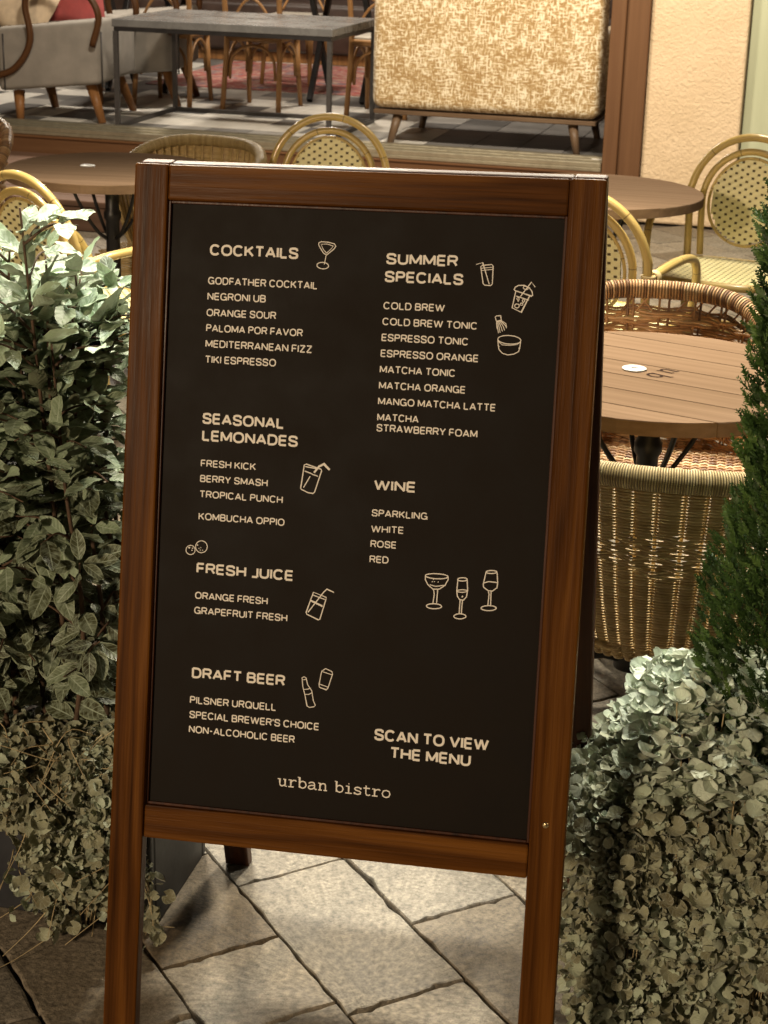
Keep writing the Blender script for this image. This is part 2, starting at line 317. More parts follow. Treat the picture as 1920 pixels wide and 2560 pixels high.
# lettering and line drawings on the panel: millimetres across and down the board
TEXT=[('COCKTAILS', 'h0', -218.9, 123.5, -90.9, 123.3, 15.1),
('GODFATHER COCKTAIL', 'b0', -219.7, 163.8, -61.6, 163.7, 10.0),
('NEGRONI UB', 'b0', -219.7, 185.7, -134.8, 185.5, 10.0),
('ORANGE SOUR', 'b0', -220.0, 208.5, -119.0, 208.0, 10.0),
('PALOMA POR FAVOR', 'b0', -219.7, 230.1, -79.5, 230.2, 10.0),
('MEDITERRANEAN FIZZ', 'b0', -219.7, 252.1, -65.0, 252.4, 10.1),
('TIKI ESPRESSO', 'b0', -219.4, 274.4, -115.9, 273.9, 10.1),
('SUMMER', 'h1', 33.6, 124.7, 133.4, 123.8, 14.8),
('SPECIALS', 'h1', 32.7, 149.1, 142.6, 148.5, 14.8),
('COLD BREW', 'b1', 33.1, 186.4, 118.9, 186.0, 9.8),
('COLD BREW TONIC', 'b1', 32.8, 208.2, 165.6, 208.0, 9.8),
('ESPRESSO TONIC', 'b1', 32.7, 230.3, 154.5, 230.2, 9.9),
('ESPRESSO ORANGE', 'b1', 32.6, 252.2, 169.6, 252.3, 9.9),
('MATCHA TONIC', 'b1', 32.6, 274.2, 138.9, 274.2, 9.9),
('MATCHA ORANGE', 'b1', 32.5, 296.5, 154.1, 296.3, 9.9),
('MANGO MATCHA LATTE', 'b1', 32.4, 318.5, 197.2, 318.3, 9.9),
('MATCHA', 'b1', 32.4, 340.8, 91.0, 340.6, 9.9),
('STRAWBERRY FOAM', 'b1', 32.2, 355.7, 174.1, 355.9, 10.0),
('SEASONAL', 'h2', -219.7, 360.5, -100.0, 360.8, 15.1),
('LEMONADES', 'h2', -219.1, 384.8, -79.1, 384.9, 15.1),
('FRESH KICK', 'b2', -219.4, 421.6, -138.3, 421.7, 9.8),
('BERRY SMASH', 'b2', -219.4, 443.4, -120.1, 443.5, 9.8),
('TROPICAL PUNCH', 'b2', -219.3, 465.6, -97.1, 465.8, 9.8),
('KOMBUCHA OPPIO', 'bk', -219.4, 497.6, -93.0, 497.7, 9.9),
('FRESH JUICE', 'h3', -219.3, 574.7, -76.4, 575.2, 14.7),
('ORANGE FRESH', 'b3', -219.8, 611.7, -112.3, 611.9, 9.9),
('GRAPEFRUIT FRESH', 'b3', -220.2, 633.5, -82.5, 633.9, 10.0),
('DRAFT BEER', 'h4', -219.8, 727.2, -81.6, 726.9, 15.1),
('PILSNER URQUELL', 'b4', -221.0, 764.4, -92.7, 764.1, 10.3),
("SPECIAL BREWER'S CHOICE", 'b4', -221.0, 786.0, -28.6, 786.5, 10.3),
('NON-ALCOHOLIC BEER', 'b4', -220.8, 807.4, -63.4, 808.2, 10.3),
('WINE', 'h5', 32.8, 438.2, 92.2, 437.6, 14.5),
('SPARKLING', 'b5', 31.6, 474.8, 110.9, 474.3, 9.6),
('WHITE', 'b5', 31.9, 497.4, 78.4, 496.4, 9.6),
('ROSE', 'b5', 32.1, 518.4, 69.1, 517.9, 9.6),
('RED', 'b5', 31.9, 540.1, 59.1, 539.8, 9.6),
('SCAN TO VIEW', 'h6', 51.7, 792.7, 215.2, 793.1, 16.1),
('THE MENU', 'h6', 75.4, 816.8, 191.1, 817.4, 16.1),
('urban bistro', 'u', -85.4, 872.6, 79.3, 874.1, 10.3)]
DRAW={'cocktail_glass_drawing':[(1.23,[(-62.6,99.7),(-59.0,98.0),(-49.7,98.2),(-40.4,100.2),(-38.4,103.4),(-40.6,107.1),(-46.5,112.4),(-50.7,115.9),(-55.1,113.7),(-60.1,107.0),(-62.8,102.1),(-62.6,99.7)]),(0.92,[(-59.4,101.6),(-51.1,100.7),(-41.8,103.3),(-46.1,108.8),(-50.8,113.2),(-56.0,108.4),(-59.4,101.6)]),(1.08,[(-51.3,115.9),(-53.4,129.2)]),(1.24,[(-47.2,131.1),(-47.7,132.6),(-49.2,133.9),(-51.5,134.8),(-54.2,135.2),(-57.1,135.1),(-59.8,134.4),(-62.0,133.4),(-63.4,132.0),(-63.8,130.4),(-63.3,128.9),(-61.8,127.6),(-59.5,126.7),(-56.8,126.3),(-53.9,126.4),(-51.2,127.0),(-49.0,128.1),(-47.6,129.5),(-47.2,131.1)])],
'tall_glass_drawing':[(1.04,[(159.0,119.7),(167.8,116.7),(178.4,145.6)]),(1.19,[(165.4,122.4),(167.4,120.5),(180.4,118.8),(182.4,121.0),(182.6,145.1),(180.6,147.3),(172.2,147.1),(170.0,145.1),(165.4,122.4)]),(0.89,[(165.9,124.7),(182.1,122.2)]),(0.89,[(166.0,127.7),(182.3,125.2)])],
'iced_cup_drawing':[(1.38,[(213.0,151.3),(214.3,147.8),(218.8,145.3),(226.5,144.9),(233.5,147.7),(237.6,152.8),(238.7,158.0),(237.3,159.0),(226.3,155.9),(214.2,152.5),(213.0,151.3)]),(1.38,[(215.4,153.0),(211.7,176.0),(224.5,181.5),(234.9,158.2)]),(1.38,[(222.0,160.3),(236.1,140.0),(241.4,146.5)]),(1.23,[(221.2,173.0),(221.1,173.9),(220.6,174.8),(219.8,175.4),(218.9,175.8),(217.8,175.8),(216.8,175.6),(215.9,175.0),(215.3,174.2),(215.1,173.3),(215.2,172.3),(215.7,171.5),(216.5,170.8),(217.5,170.5),(218.5,170.4),(219.6,170.7),(220.4,171.3),(221.0,172.0),(221.2,173.0)]),(1.23,[(226.4,162.4),(228.5,165.8),(226.3,168.5),(225.1,165.5),(226.4,162.4)]),(1.07,[(218.2,160.5),(220.7,163.4),(219.4,167.3),(217.6,163.6),(218.2,160.5)]),(1.07,[(226.0,170.5),(225.9,171.0),(225.6,171.5),(225.2,171.8),(224.6,172.0),(223.9,172.1),(223.3,171.9),(222.8,171.6),(222.5,171.2),(222.3,170.6),(222.4,170.1),(222.7,169.6),(223.2,169.3),(223.8,169.1),(224.4,169.0),(225.0,169.2),(225.5,169.5),(225.9,170.0),(226.0,170.5)]),(1.23,[(216.1,159.8),(233.9,164.6)]),(1.07,[(231.9,149.2),(231.4,149.9),(230.7,150.3),(229.7,150.6),(228.6,150.5),(227.4,150.1),(226.5,149.6),(225.7,148.8),(225.4,148.0),(225.4,147.2),(225.8,146.5),(226.6,146.0),(227.6,145.8),(228.7,145.9),(229.8,146.2),(230.8,146.8),(231.5,147.5),(231.9,148.4),(231.9,149.2)])],
'whisk_drawing':[(1.23,[(189.1,189.3),(191.3,188.0),(196.7,187.4),(197.8,193.5),(191.3,195.3),(189.1,189.3)]),(1.08,[(191.8,195.3),(193.5,204.4),(195.0,211.3)]),(1.08,[(193.0,195.5),(195.7,204.3),(197.3,210.6)]),(1.08,[(194.2,195.2),(198.1,202.6),(200.3,208.6)]),(1.08,[(195.4,194.8),(200.6,201.0),(203.3,207.2)]),(1.08,[(196.6,194.3),(203.6,200.0),(205.9,204.0)]),(1.08,[(197.5,193.9),(204.2,197.7),(205.7,202.2)]),(1.08,[(191.4,196.8),(192.6,204.4),(194.3,207.4)])],
'bowl_drawing':[(1.23,[(226.3,219.8),(225.8,221.2),(224.5,222.5),(222.3,223.6),(219.4,224.4),(216.0,225.0),(212.3,225.3),(208.5,225.2),(204.8,224.9),(201.4,224.1),(198.5,223.2),(196.4,222.0),(195.0,220.7),(194.6,219.3),(195.1,217.9),(196.4,216.6),(198.6,215.5),(201.5,214.6),(204.9,214.0),(208.6,213.7),(212.4,213.8),(216.2,214.2),(219.5,214.9),(222.4,215.9),(224.5,217.1),(225.9,218.4),(226.3,219.8)]),(1.23,[(194.7,219.9),(195.6,227.2),(196.8,233.2),(202.0,238.3),(209.5,240.2),(217.5,238.7),(224.2,234.8),(225.5,228.7),(226.2,219.5)]),(0.92,[(195.4,222.6),(201.3,226.9),(210.9,227.1),(221.3,225.5),(226.0,221.8)]),(0.92,[(225.5,228.7),(223.9,230.3),(226.0,231.1)]),(0.93,[(195.2,227.2),(197.2,229.4),(195.7,230.2)])],
'lemonade_drawing':[(1.44,[(-68.4,409.4),(-65.6,408.1),(-43.7,414.0),(-43.1,416.3),(-51.7,446.7),(-54.0,448.9),(-61.3,448.1),(-71.1,444.1),(-72.0,442.5),(-68.4,409.4)]),(1.44,[(-67.0,411.6),(-50.1,413.6)]),(1.44,[(-67.5,417.9),(-57.0,421.1)]),(1.44,[(-56.9,421.6),(-48.0,424.1)]),(2.87,[(-53.8,419.4),(-47.1,410.3),(-40.1,406.3),(-31.7,414.0)]),(1.44,[(-59.2,424.9),(-68.0,441.5)])],
'fruit_drawing':[(1.15,[(-204.6,535.6),(-204.9,538.1),(-205.8,540.4),(-207.3,542.4),(-209.4,543.8),(-211.7,544.7),(-214.2,544.9),(-216.6,544.4),(-218.7,543.2),(-220.4,541.5),(-221.6,539.3),(-222.0,536.9),(-221.8,534.5),(-220.8,532.2),(-219.3,530.2),(-217.3,528.7),(-214.9,527.9),(-212.4,527.7),(-210.0,528.2),(-207.9,529.4),(-206.2,531.1),(-205.1,533.2),(-204.6,535.6)]),(1.16,[(-222.5,541.6),(-222.7,543.7),(-223.6,545.6),(-225.0,547.2),(-226.9,548.3),(-228.9,548.8),(-231.0,548.6),(-233.0,547.8),(-234.5,546.5),(-235.6,544.7),(-236.0,542.6),(-235.7,540.5),(-234.9,538.6),(-233.4,537.0),(-231.6,535.9),(-229.5,535.4),(-227.4,535.6),(-225.5,536.4),(-223.9,537.8),(-222.9,539.6),(-222.5,541.6)]),(1.65,[(-220.0,534.1),(-218.3,534.6)]),(1.49,[(-232.7,538.5),(-231.3,539.4),(-230.1,538.0)]),(1.32,[(-227.2,539.2),(-225.5,539.6)]),(1.32,[(-227.9,542.0),(-226.2,542.5)]),(1.15,[(-217.3,538.5),(-216.2,539.2)]),(1.15,[(-214.6,537.5),(-213.6,538.1)]),(1.15,[(-215.4,541.1),(-214.1,541.5)]),(1.15,[(-212.1,540.8),(-210.8,541.4)])],
'juice_glass_drawing':[(1.45,[(-46.4,588.8),(-27.4,594.7),(-27.9,597.9),(-35.3,626.8),(-37.5,627.6),(-54.5,621.0),(-55.6,618.4),(-46.4,588.8)]),(2.58,[(-50.6,600.5),(-32.2,607.8)]),(1.45,[(-53.0,618.2),(-31.9,587.9),(-27.3,582.8),(-16.7,586.7)]),(1.29,[(-48.1,592.4),(-29.0,598.0)])],
'bottle_drawing':[(1.21,[(-57.0,712.7),(-54.1,711.0),(-51.0,712.5),(-48.4,721.9),(-41.9,730.3),(-39.2,743.5),(-35.8,750.7),(-37.8,753.0),(-43.8,754.5),(-47.8,752.8),(-51.6,737.2),(-55.2,725.5),(-57.0,712.7)]),(0.91,[(-56.6,715.7),(-50.9,714.6)]),(1.06,[(-53.8,729.2),(-49.0,728.8),(-43.6,726.5)]),(1.06,[(-51.9,736.3),(-46.2,735.8),(-41.2,732.9)])],
'can_drawing':[(1.21,[(-28.9,700.7),(-23.3,696.6),(-14.1,700.0),(-13.0,703.7),(-18.6,724.3),(-20.9,726.9),(-31.0,724.2),(-31.8,720.4),(-28.9,700.7)]),(1.06,[(-27.9,701.2),(-13.9,704.7)]),(1.06,[(-31.3,719.4),(-17.8,723.0)])],
'coupe_drawing':[(1.43,[(144.5,551.9),(143.9,552.8),(142.3,553.7),(139.8,554.5),(136.5,555.2),(132.6,555.7),(128.5,555.9),(124.3,555.9),(120.4,555.6),(117.1,555.1),(114.5,554.5),(112.9,553.6),(112.4,552.7),(112.9,551.8),(114.5,550.9),(117.1,550.1),(120.4,549.4),(124.3,549.0),(128.4,548.8),(132.6,548.8),(136.5,549.0),(139.8,549.5),(142.3,550.2),(143.9,551.0),(144.5,551.9)]),(1.43,[(112.4,553.0),(112.6,558.4),(116.6,565.2),(124.1,570.9),(133.0,570.2),(140.7,564.2),(144.7,555.9),(144.5,551.4)]),(1.43,[(125.0,571.7),(126.3,577.8),(125.2,590.8)]),(1.43,[(130.8,571.2),(130.6,577.5),(130.2,590.4)]),(1.43,[(137.6,594.3),(137.1,595.4),(135.6,596.5),(133.2,597.4),(130.2,598.0),(126.9,598.4),(123.6,598.4),(120.6,598.0),(118.2,597.3),(116.7,596.4),(116.1,595.3),(116.6,594.2),(118.1,593.1),(120.5,592.2),(123.5,591.6),(126.8,591.2),(130.1,591.3),(133.1,591.6),(135.5,592.3),(137.0,593.2),(137.6,594.3)]),(1.25,[(119.3,565.0),(127.5,566.7),(139.0,564.3)]),(1.43,[(123.3,556.6),(124.4,557.3)]),(1.43,[(122.1,560.3),(123.2,560.8)]),(1.43,[(124.9,560.1),(126.0,560.4)]),(1.43,[(130.3,560.0),(131.4,560.5)])],
'flute_drawing':[(1.42,[(158.5,553.9),(157.7,570.0),(158.8,577.9),(162.3,582.5),(167.7,583.1),(171.8,577.8),(172.9,568.8),(171.3,553.8)]),(1.42,[(171.5,553.4),(171.0,554.3),(169.6,555.2),(167.5,555.9),(164.9,556.3),(162.3,556.3),(160.1,555.9),(158.6,555.3),(158.0,554.5),(158.5,553.6),(159.9,552.7),(162.1,552.0),(164.6,551.6),(167.2,551.6),(169.4,551.9),(170.9,552.6),(171.5,553.4)]),(1.25,[(172.6,569.7),(172.1,570.4),(170.5,571.1),(168.1,571.7),(165.3,572.1),(162.4,572.2),(160.0,572.0),(158.3,571.5),(157.7,570.9),(158.2,570.2),(159.8,569.5),(162.2,568.9),(165.1,568.5),(167.9,568.4),(170.4,568.6),(172.0,569.1),(172.6,569.7)]),(1.43,[(163.2,582.9),(162.7,602.6)]),(1.42,[(166.4,582.7),(165.9,602.4)]),(1.43,[(172.7,605.4),(172.3,606.6),(170.8,607.8),(168.6,608.8),(165.9,609.5),(162.9,609.7),(160.1,609.5),(157.8,608.9),(156.2,607.9),(155.6,606.8),(156.1,605.5),(157.5,604.3),(159.7,603.3),(162.5,602.7),(165.5,602.4),(168.3,602.6),(170.6,603.3),(172.1,604.2),(172.7,605.4)]),(2.49,[(165.2,577.4),(166.7,578.6)])],
'wine_glass_drawing':[(1.41,[(212.2,540.0),(211.7,540.8),(210.1,541.6),(207.6,542.3),(204.8,542.7),(201.9,542.7),(199.4,542.5),(197.7,541.9),(197.1,541.1),(197.6,540.3),(199.2,539.5),(201.6,538.8),(204.5,538.4),(207.4,538.4),(209.9,538.6),(211.6,539.2),(212.2,540.0)]),(1.41,[(197.2,541.1),(194.2,558.2),(194.9,562.6),(201.4,566.9),(207.6,566.9),(213.5,562.0),(214.2,555.8),(212.6,540.8)]),(1.41,[(195.1,556.7),(201.5,554.1),(213.4,554.6)]),(1.42,[(202.0,567.9),(203.1,571.7),(202.3,588.2)]),(1.41,[(205.8,567.3),(205.7,571.5),(206.2,587.9)]),(1.42,[(214.3,590.4),(213.8,591.5),(212.4,592.6),(210.1,593.6),(207.2,594.4),(203.9,594.8),(200.6,594.9),(197.6,594.6),(195.3,594.0),(193.7,593.2),(193.1,592.1),(193.6,591.0),(195.0,589.9),(197.3,588.9),(200.2,588.2),(203.5,587.7),(206.8,587.6),(209.8,587.9),(212.1,588.5),(213.7,589.3),(214.3,590.4)])]}


# ------------------------------------------------------------------ setting: ground, paving, deck, facade, interior
FY = lambda x: 7.08-.0772*(x+.2)            # facade line
FA = math.atan(-.0772); FM = rotz(FA)
def fpt(a, d, z):                            # a metres along the facade from x=-.2, d metres into the building
    return (-.2+a*math.cos(FA)-d*math.sin(FA), 7.08+a*math.sin(FA)+d*math.cos(FA), z)
g = MB(); g.add([(-60, -60, -.014), (60, -60, -.014), (60, 60, -.014), (-60, 60, -.014)], [(0, 1, 2, 3)]); struct('ground', g, M['joint'])
g = MB(); ua = np.array((.643, -.766)); wa = np.array((.766, .643)); W0, WH = -.0493, .2175
fixed = {0: [-.388, .037], 1: [-.142, .27], -1: [-.213, .0], 2: [-.32, .1]}
r0 = random.Random(3)
for k in range(-14, 34):
    w0, w1 = W0+WH*k, W0+WH*(k+1); us = list(fixed.get(k, [r0.uniform(-.4, 0)]))
    while us[-1] < 5.5: us.append(us[-1]+r0.choice((.30, .36, .42, .45)))
    while us[0] > -7.5: us.insert(0, us[0]-r0.choice((.30, .36, .42, .45)))
    for a, bb in zip(us[:-1], us[1:]):
        cx = (a+bb)/2*ua+(w0+w1)/2*wa
        if not (-5.2 < cx[0] < 4.6 and -1.6 < cx[1] < 7.3): continue
        if cx[1] > 6.95-.0772*cx[0]: continue
        near = cx[1] < 1.2; ns = 14 if near else 2
        gp = .0016; per = []
        for p, q_ in (((a, w0), (bb, w0)), ((bb, w0), (bb, w1)), ((bb, w1), (a, w1)), ((a, w1), (a, w0))):
            for i in range(ns):
                t = i/ns; per.append((p[0]+(q_[0]-p[0])*t, p[1]+(q_[1]-p[1])*t))
        per = np.array(per); cu = np.array(((a+bb)/2, (w0+w1)/2)); hu = np.array(((bb-a)/2, WH/2))
        jit = np.array([r0.gauss(0, .0016 if near else .001) for _ in per]); jit = .5*jit+.25*np.roll(jit, 1)+.25*np.roll(jit, -1)
        if near: jit = jit-np.array([.006*max(0, r0.random()-.86)*7 for _ in per])
        rings = []
        for ins, z in ((gp, -.012), (gp+.001, -.004), (gp+.0025, -.001), (gp+.0065, 0)):
            sc = 1-(ins-jit[:, None]*(1 if ins < .008 else .6))/hu
            pp = cu+(per-cu)*sc; xy = pp[:, :1]*ua+pp[:, 1:]*wa
            rings.append(np.concatenate([xy, np.full((len(xy), 1), z)], 1))
        tilt = np.array((r0.gauss(0, .006), r0.gauss(0, .006))); dz = r0.uniform(-.0025, 0)
        n = len(per); V = np.concatenate(rings+[np.array([[*(cu[0]*ua+cu[1]*wa), .0]])])
        V[:, 2] += dz+(V[:, :2]-cx) @ tilt
        V[:, 2] = np.minimum(V[:, 2], .002)
        F = [(i*n+j, i*n+(j+1) % n, (i+1)*n+(j+1) % n, (i+1)*n+j) for i in range(3) for j in range(n)]+[(3*n+j, 3*n+(j+1) % n, 4*n) for j in range(n)]
        g.add(V, F, None, r0.random(), False)
struct('paving', g, M['stone'])

# deck in front of the windows
g = MB()
for i in range(9):
    g.box(fpt(-3.2, -1.36+.075+i*.151, .135), (6.0, .145, .03), FM, .004, random.uniform(.4, .6), 'x')
g.box(fpt(-3.2, -1.345, .06), (6.0, .02, .119), FM, .003, .45, 'x'); g.box(fpt(-.21, -.68, .06), (.02, 1.3, .119), FM, .003, .45, 'y')
tag(g.build('deck', M['deck_wood']), kind='structure')

# plaster pier, green panel, window frame
g = MB(); g.box(fpt(.445, .15, 1.6), (.495, .30, 3.2), FM, .012, seg=2); tag(g.build('plaster_pier', M['plaster']), 'rough cream plaster wall pier beside the brown window frame', 'wall')
g = MB(); g.box(fpt(3.2, .22, 1.6), (5.0, .30, 3.2), FM, .004); tag(g.build('painted_panel', M['green']), 'pale green painted wall panel right of the rough plaster pier', 'wall')
wf = thing('window_frame', fpt(-1, 0, 0), 'brown wooden window front with post, riser board and metal sill track', 'window frame')
wl = Vector(wf.location)
g = MB(); g.box(fpt(.0395, .02, 1.66), (.077, .16, 3.0), FM, .004); g.box(fpt(.137, .045, 1.6), (.118, .16, 3.2), FM, .004); g.build('post', M['frame_wood'], wf, wl)
g = MB(); g.box(fpt(-3.0, .03, .185), (6.0, .10, .13), FM, .003, .5, 'x'); g.box(fpt(-3.0, -.022, .243), (6.0, .012, .012), FM, .002, .7, 'x'); g.build('riser_board', M['frame_wood'], wf, wl)
g = MB(); g.box(fpt(-3.001, .045, .262), (5.99, .13, .022), FM, .004, .5, 'x'); g.box(fpt(-3.001, -.008, .285), (5.99, .022, .030), FM, .005, .5, 'x'); g.box(fpt(-3.001, .030, .290), (5.99, .020, .040), FM, .005, .5, 'x'); g.box(fpt(-3.001, .088, .302), (5.99, .060, .034), FM, .006, .5, 'x')
tr = g.build('sill_track', M['alu'], wf, wl)
g = MB(); g.box(fpt(-.045, .047, .298), (.055, .014, .026), FM, .003); g.build('end_label', M['white'], wf, wl)
# interior floor, back wall, side wall
g = MB(); g.add([fpt(-7, .11, .282), fpt(.2, .11, .282), fpt(.2, 6, .282), fpt(-7, 6, .282)], [(0, 1, 2, 3)]); struct('subfloor', g, M['joint'])
g = MB(); r0 = random.Random(5); ts = .26
for i in range(26):
    for j in range(22):
        x, y = -.2-.006-(i+.5)*ts, .12+(j+.5)*ts
        tn = .95 if (i*7+j*3) % 5 else .3
        if r0.random() < .25: tn = r0.choice((.4, .6, .15))
        if i < 4: tn = min(tn, .45)
        g.box(fpt(x+.2, y, .292), (ts-.004, ts-.004, .016), FM, .0015, tn)
struct('interior_floor', g, M['tile'])
M['inner_wall'] = plain('inner_wall', (.05, .03, .02), .8, var=.3, vs=3)
g = MB(); g.box(fpt(-3.4, 5.95, 1.7), (7.6, .1, 2.8), FM, .003); tag(g.build('back_wall', M['inner_wall']), 'dark brown back wall of the bistro room behind the dining tables', 'wall')
g = MB(); g.box(fpt(.18, 3.2, 1.7), (.08, 5.4, 2.8), FM, .003); tag(g.build('side_wall', M['inner_wall']), 'dark inner side wall of the bistro room behind the mustard sofa', 'wall')

# ------------------------------------------------------------------ the menu board
SL, SA, SR = 1.3644, .2428, .01954
def S(s, t, n, a=SA, y0=0):
    x, y, z = s, y0-t*math.sin(a)-n*math.cos(a), (SL-t)*math.cos(SA)+n*math.sin(a) if a > 0 else (SL-t)*math.cos(SA)-0*n
    return (x*math.cos(SR)-z*math.sin(SR), y, x*math.sin(SR)+z*math.cos(SR))
def spart(s0, s1, t0, t1, n0, n1, grain, bev=.003, rear=False, tint=.5, cut=False):
    """a board of the frame, given across (s), down the slope (t) and through (n)"""
    b = MB(); b.box(((s0+s1)/2, (t0+t1)/2, (n0+n1)/2), (s1-s0, t1-t0, abs(n1-n0)), None, bev, tint, grain, 2)
    V = b.v[0]
    if rear:
        a = -.226; P = []
        for s, t, n in V:
            x, y, z = s, .048-t*math.sin(a)+n, (SL-t)*math.cos(SA)
            P.append((x*math.cos(SR)-z*math.sin(SR), y, x*math.sin(SR)+z*math.cos(SR)))
        V = np.array(P)
    else: V = np.array([S(*p) for p in V])
    if cut: V[:, 2] = np.maximum(V[:, 2], .001)
    b.v[0] = V
    return b
sign = thing('menu_board', (0, 0, 0), 'folding dark menu board in a stained wooden frame standing on the stone paving', 'menu board')
WS, WT, PB, WB = .0495, .050, .9175, .9667
H = .33
spart(-H, -H+WS, 0, SL+.02, -.026, 0, 'y', cut=True, tint=.6).build('stile', M['sign_wood'], sign)
spart(H-WS, H, 0, SL+.02, -.026, 0, 'y', cut=True, tint=.5).build('stile', M['sign_wood'], sign)
spart(-H+WS, H-WS, .0006, WT, -.025, -.0008, 'x', tint=.5).build('top_rail', M['sign_wood'], sign)
spart(-H+WS, H-WS, PB, WB, -.025, -.0008, 'x', tint=.55).build('bottom_rail', M['sign_wood'], sign)
panel = spart(-H+WS-.004, H-WS+.004, WT-.004, PB+.004, -.018, -.011, 'y', 0).build('menu_panel', M['panel'], sign)
b = MB()
for s0, s1, t0, t1 in ((-H+WS, -H+WS+.004, WT, PB), (H-WS-.004, H-WS, WT, PB), (-H+WS+.004, H-WS-.004, WT, WT+.004), (-H+WS+.004, H-WS-.004, PB-.004, PB)):
    q = spart(s0, s1, t0, t1, -.0112, -.006, 'y', .001); b.add(q.v[0], q.f, q.g[0], .2)
b.build('panel_bead', M['rear_wood'], sign)
for s_, t_ in ((-.310, .8797), (.3022, .8868)):
    b = MB(); c0 = np.array(S(s_, t_, .0006)); ax = np.array(S(0, 0, 1))-np.array(S(0, 0, 0))
    ex = np.array(S(1, 0, 0))-np.array(S(0, 0, 0)); ey = np.cross(ax, ex)
    for rad, hh in ((.0048, .0030), (.0022, .0036)):
        A = np.arange(14)*2*np.pi/14; ring = c0+rad*(np.cos(A)[:, None]*ex+np.sin(A)[:, None]*ey)
        V = np.concatenate([ring, ring+ax*hh*.6-(ring-c0)*.12, [c0+ax*hh*(.4 if rad > .004 else .1)]])
        b.add(V, [(i, (i+1) % 14, 14+(i+1) % 14, 14+i) for i in range(14)]+[(14+i, 14+(i+1) % 14, 28) for i in range(14)], None, .5, True)
    b.build('screw', M['screw'], sign)
spart(-H+.001, -H+WS-.004, .001, SL+.02, -.026, 0, 'y', rear=True, cut=True, tint=.5).build('rear_stile', M['rear_wood'], sign)
spart(H-WS+.004, H-.001, .001, SL+.02, -.026, 0, 'y', rear=True, cut=True, tint=.5).build('rear_stile', M['rear_wood'], sign)
spart(-H+WS-.004, H-WS+.004, .002, WT, -.025, -.001, 'x', rear=True).build('rear_rail', M['rear_wood'], sign)
spart(-H+WS-.004, H-WS+.004, PB, WB, -.025, -.001, 'x', rear=True).build('rear_rail', M['rear_wood'], sign)
spart(-H+WS-.006, H-WS+.006, WT-.002, PB+.002, -.018, -.012, 'x', 0, rear=True).build('rear_panel', M['panel'], sign)
for s_ in (-.2, .2):
    b = MB(); b.tube([S(s_-.03, .004, -.0262), S(s_+.03, .004, -.0262)], .0045, 8); b.build('hinge', M['black_metal'], sign)

# lettering
PN = -.0109
def pmm(x, y, k=0): return S(x/1000, y/1000, PN+.00025+k*2e-5)
def ribbon(b, pts, w, k0=0, tint=.5):
    P = np.array(pts, float); n = len(P); T = np.gradient(P, axis=0)
    if n > 2 and np.allclose(P[0], P[-1]): T[0] = T[-1] = P[1]-P[-2]
    T /= np.linalg.norm(T, axis=1)[:, None]+1e-9; N = np.stack([-T[:, 1], T[:, 0]], 1)
    for i in range(1, n-1):
        t0 = P[i]-P[i-1]; t0 /= np.linalg.norm(t0)+1e-9; nn = np.array((-t0[1], t0[0])); N[i] /= max(.6, abs(N[i] @ nn))
    V = [pmm(*(P[i]+N[i]*w/2*sg), k0) for i in range(n) for sg in (1, -1)]
    b.add(V, [(2*i, 2*i+1, 2*i+3, 2*i+2) for i in range(n-1)], None, tint)
def _el(cx, cy, rx, ry, a0, a1, n=14, e=2.35):
    o = []
    for i in range(n+1):
        a = R_(a0+(a1-a0)*i/n); c, s = math.cos(a), math.sin(a)
        o.append((cx+rx*math.copysign(abs(c)**(2/e), c), cy+ry*math.copysign(abs(s)**(2/e), s)))
    return o
_P = [(0, 1), (.62, 1)]+_el(.62, .745, .38, .255, 85, -85, 8)+[(.62, .49), (0, .49)]
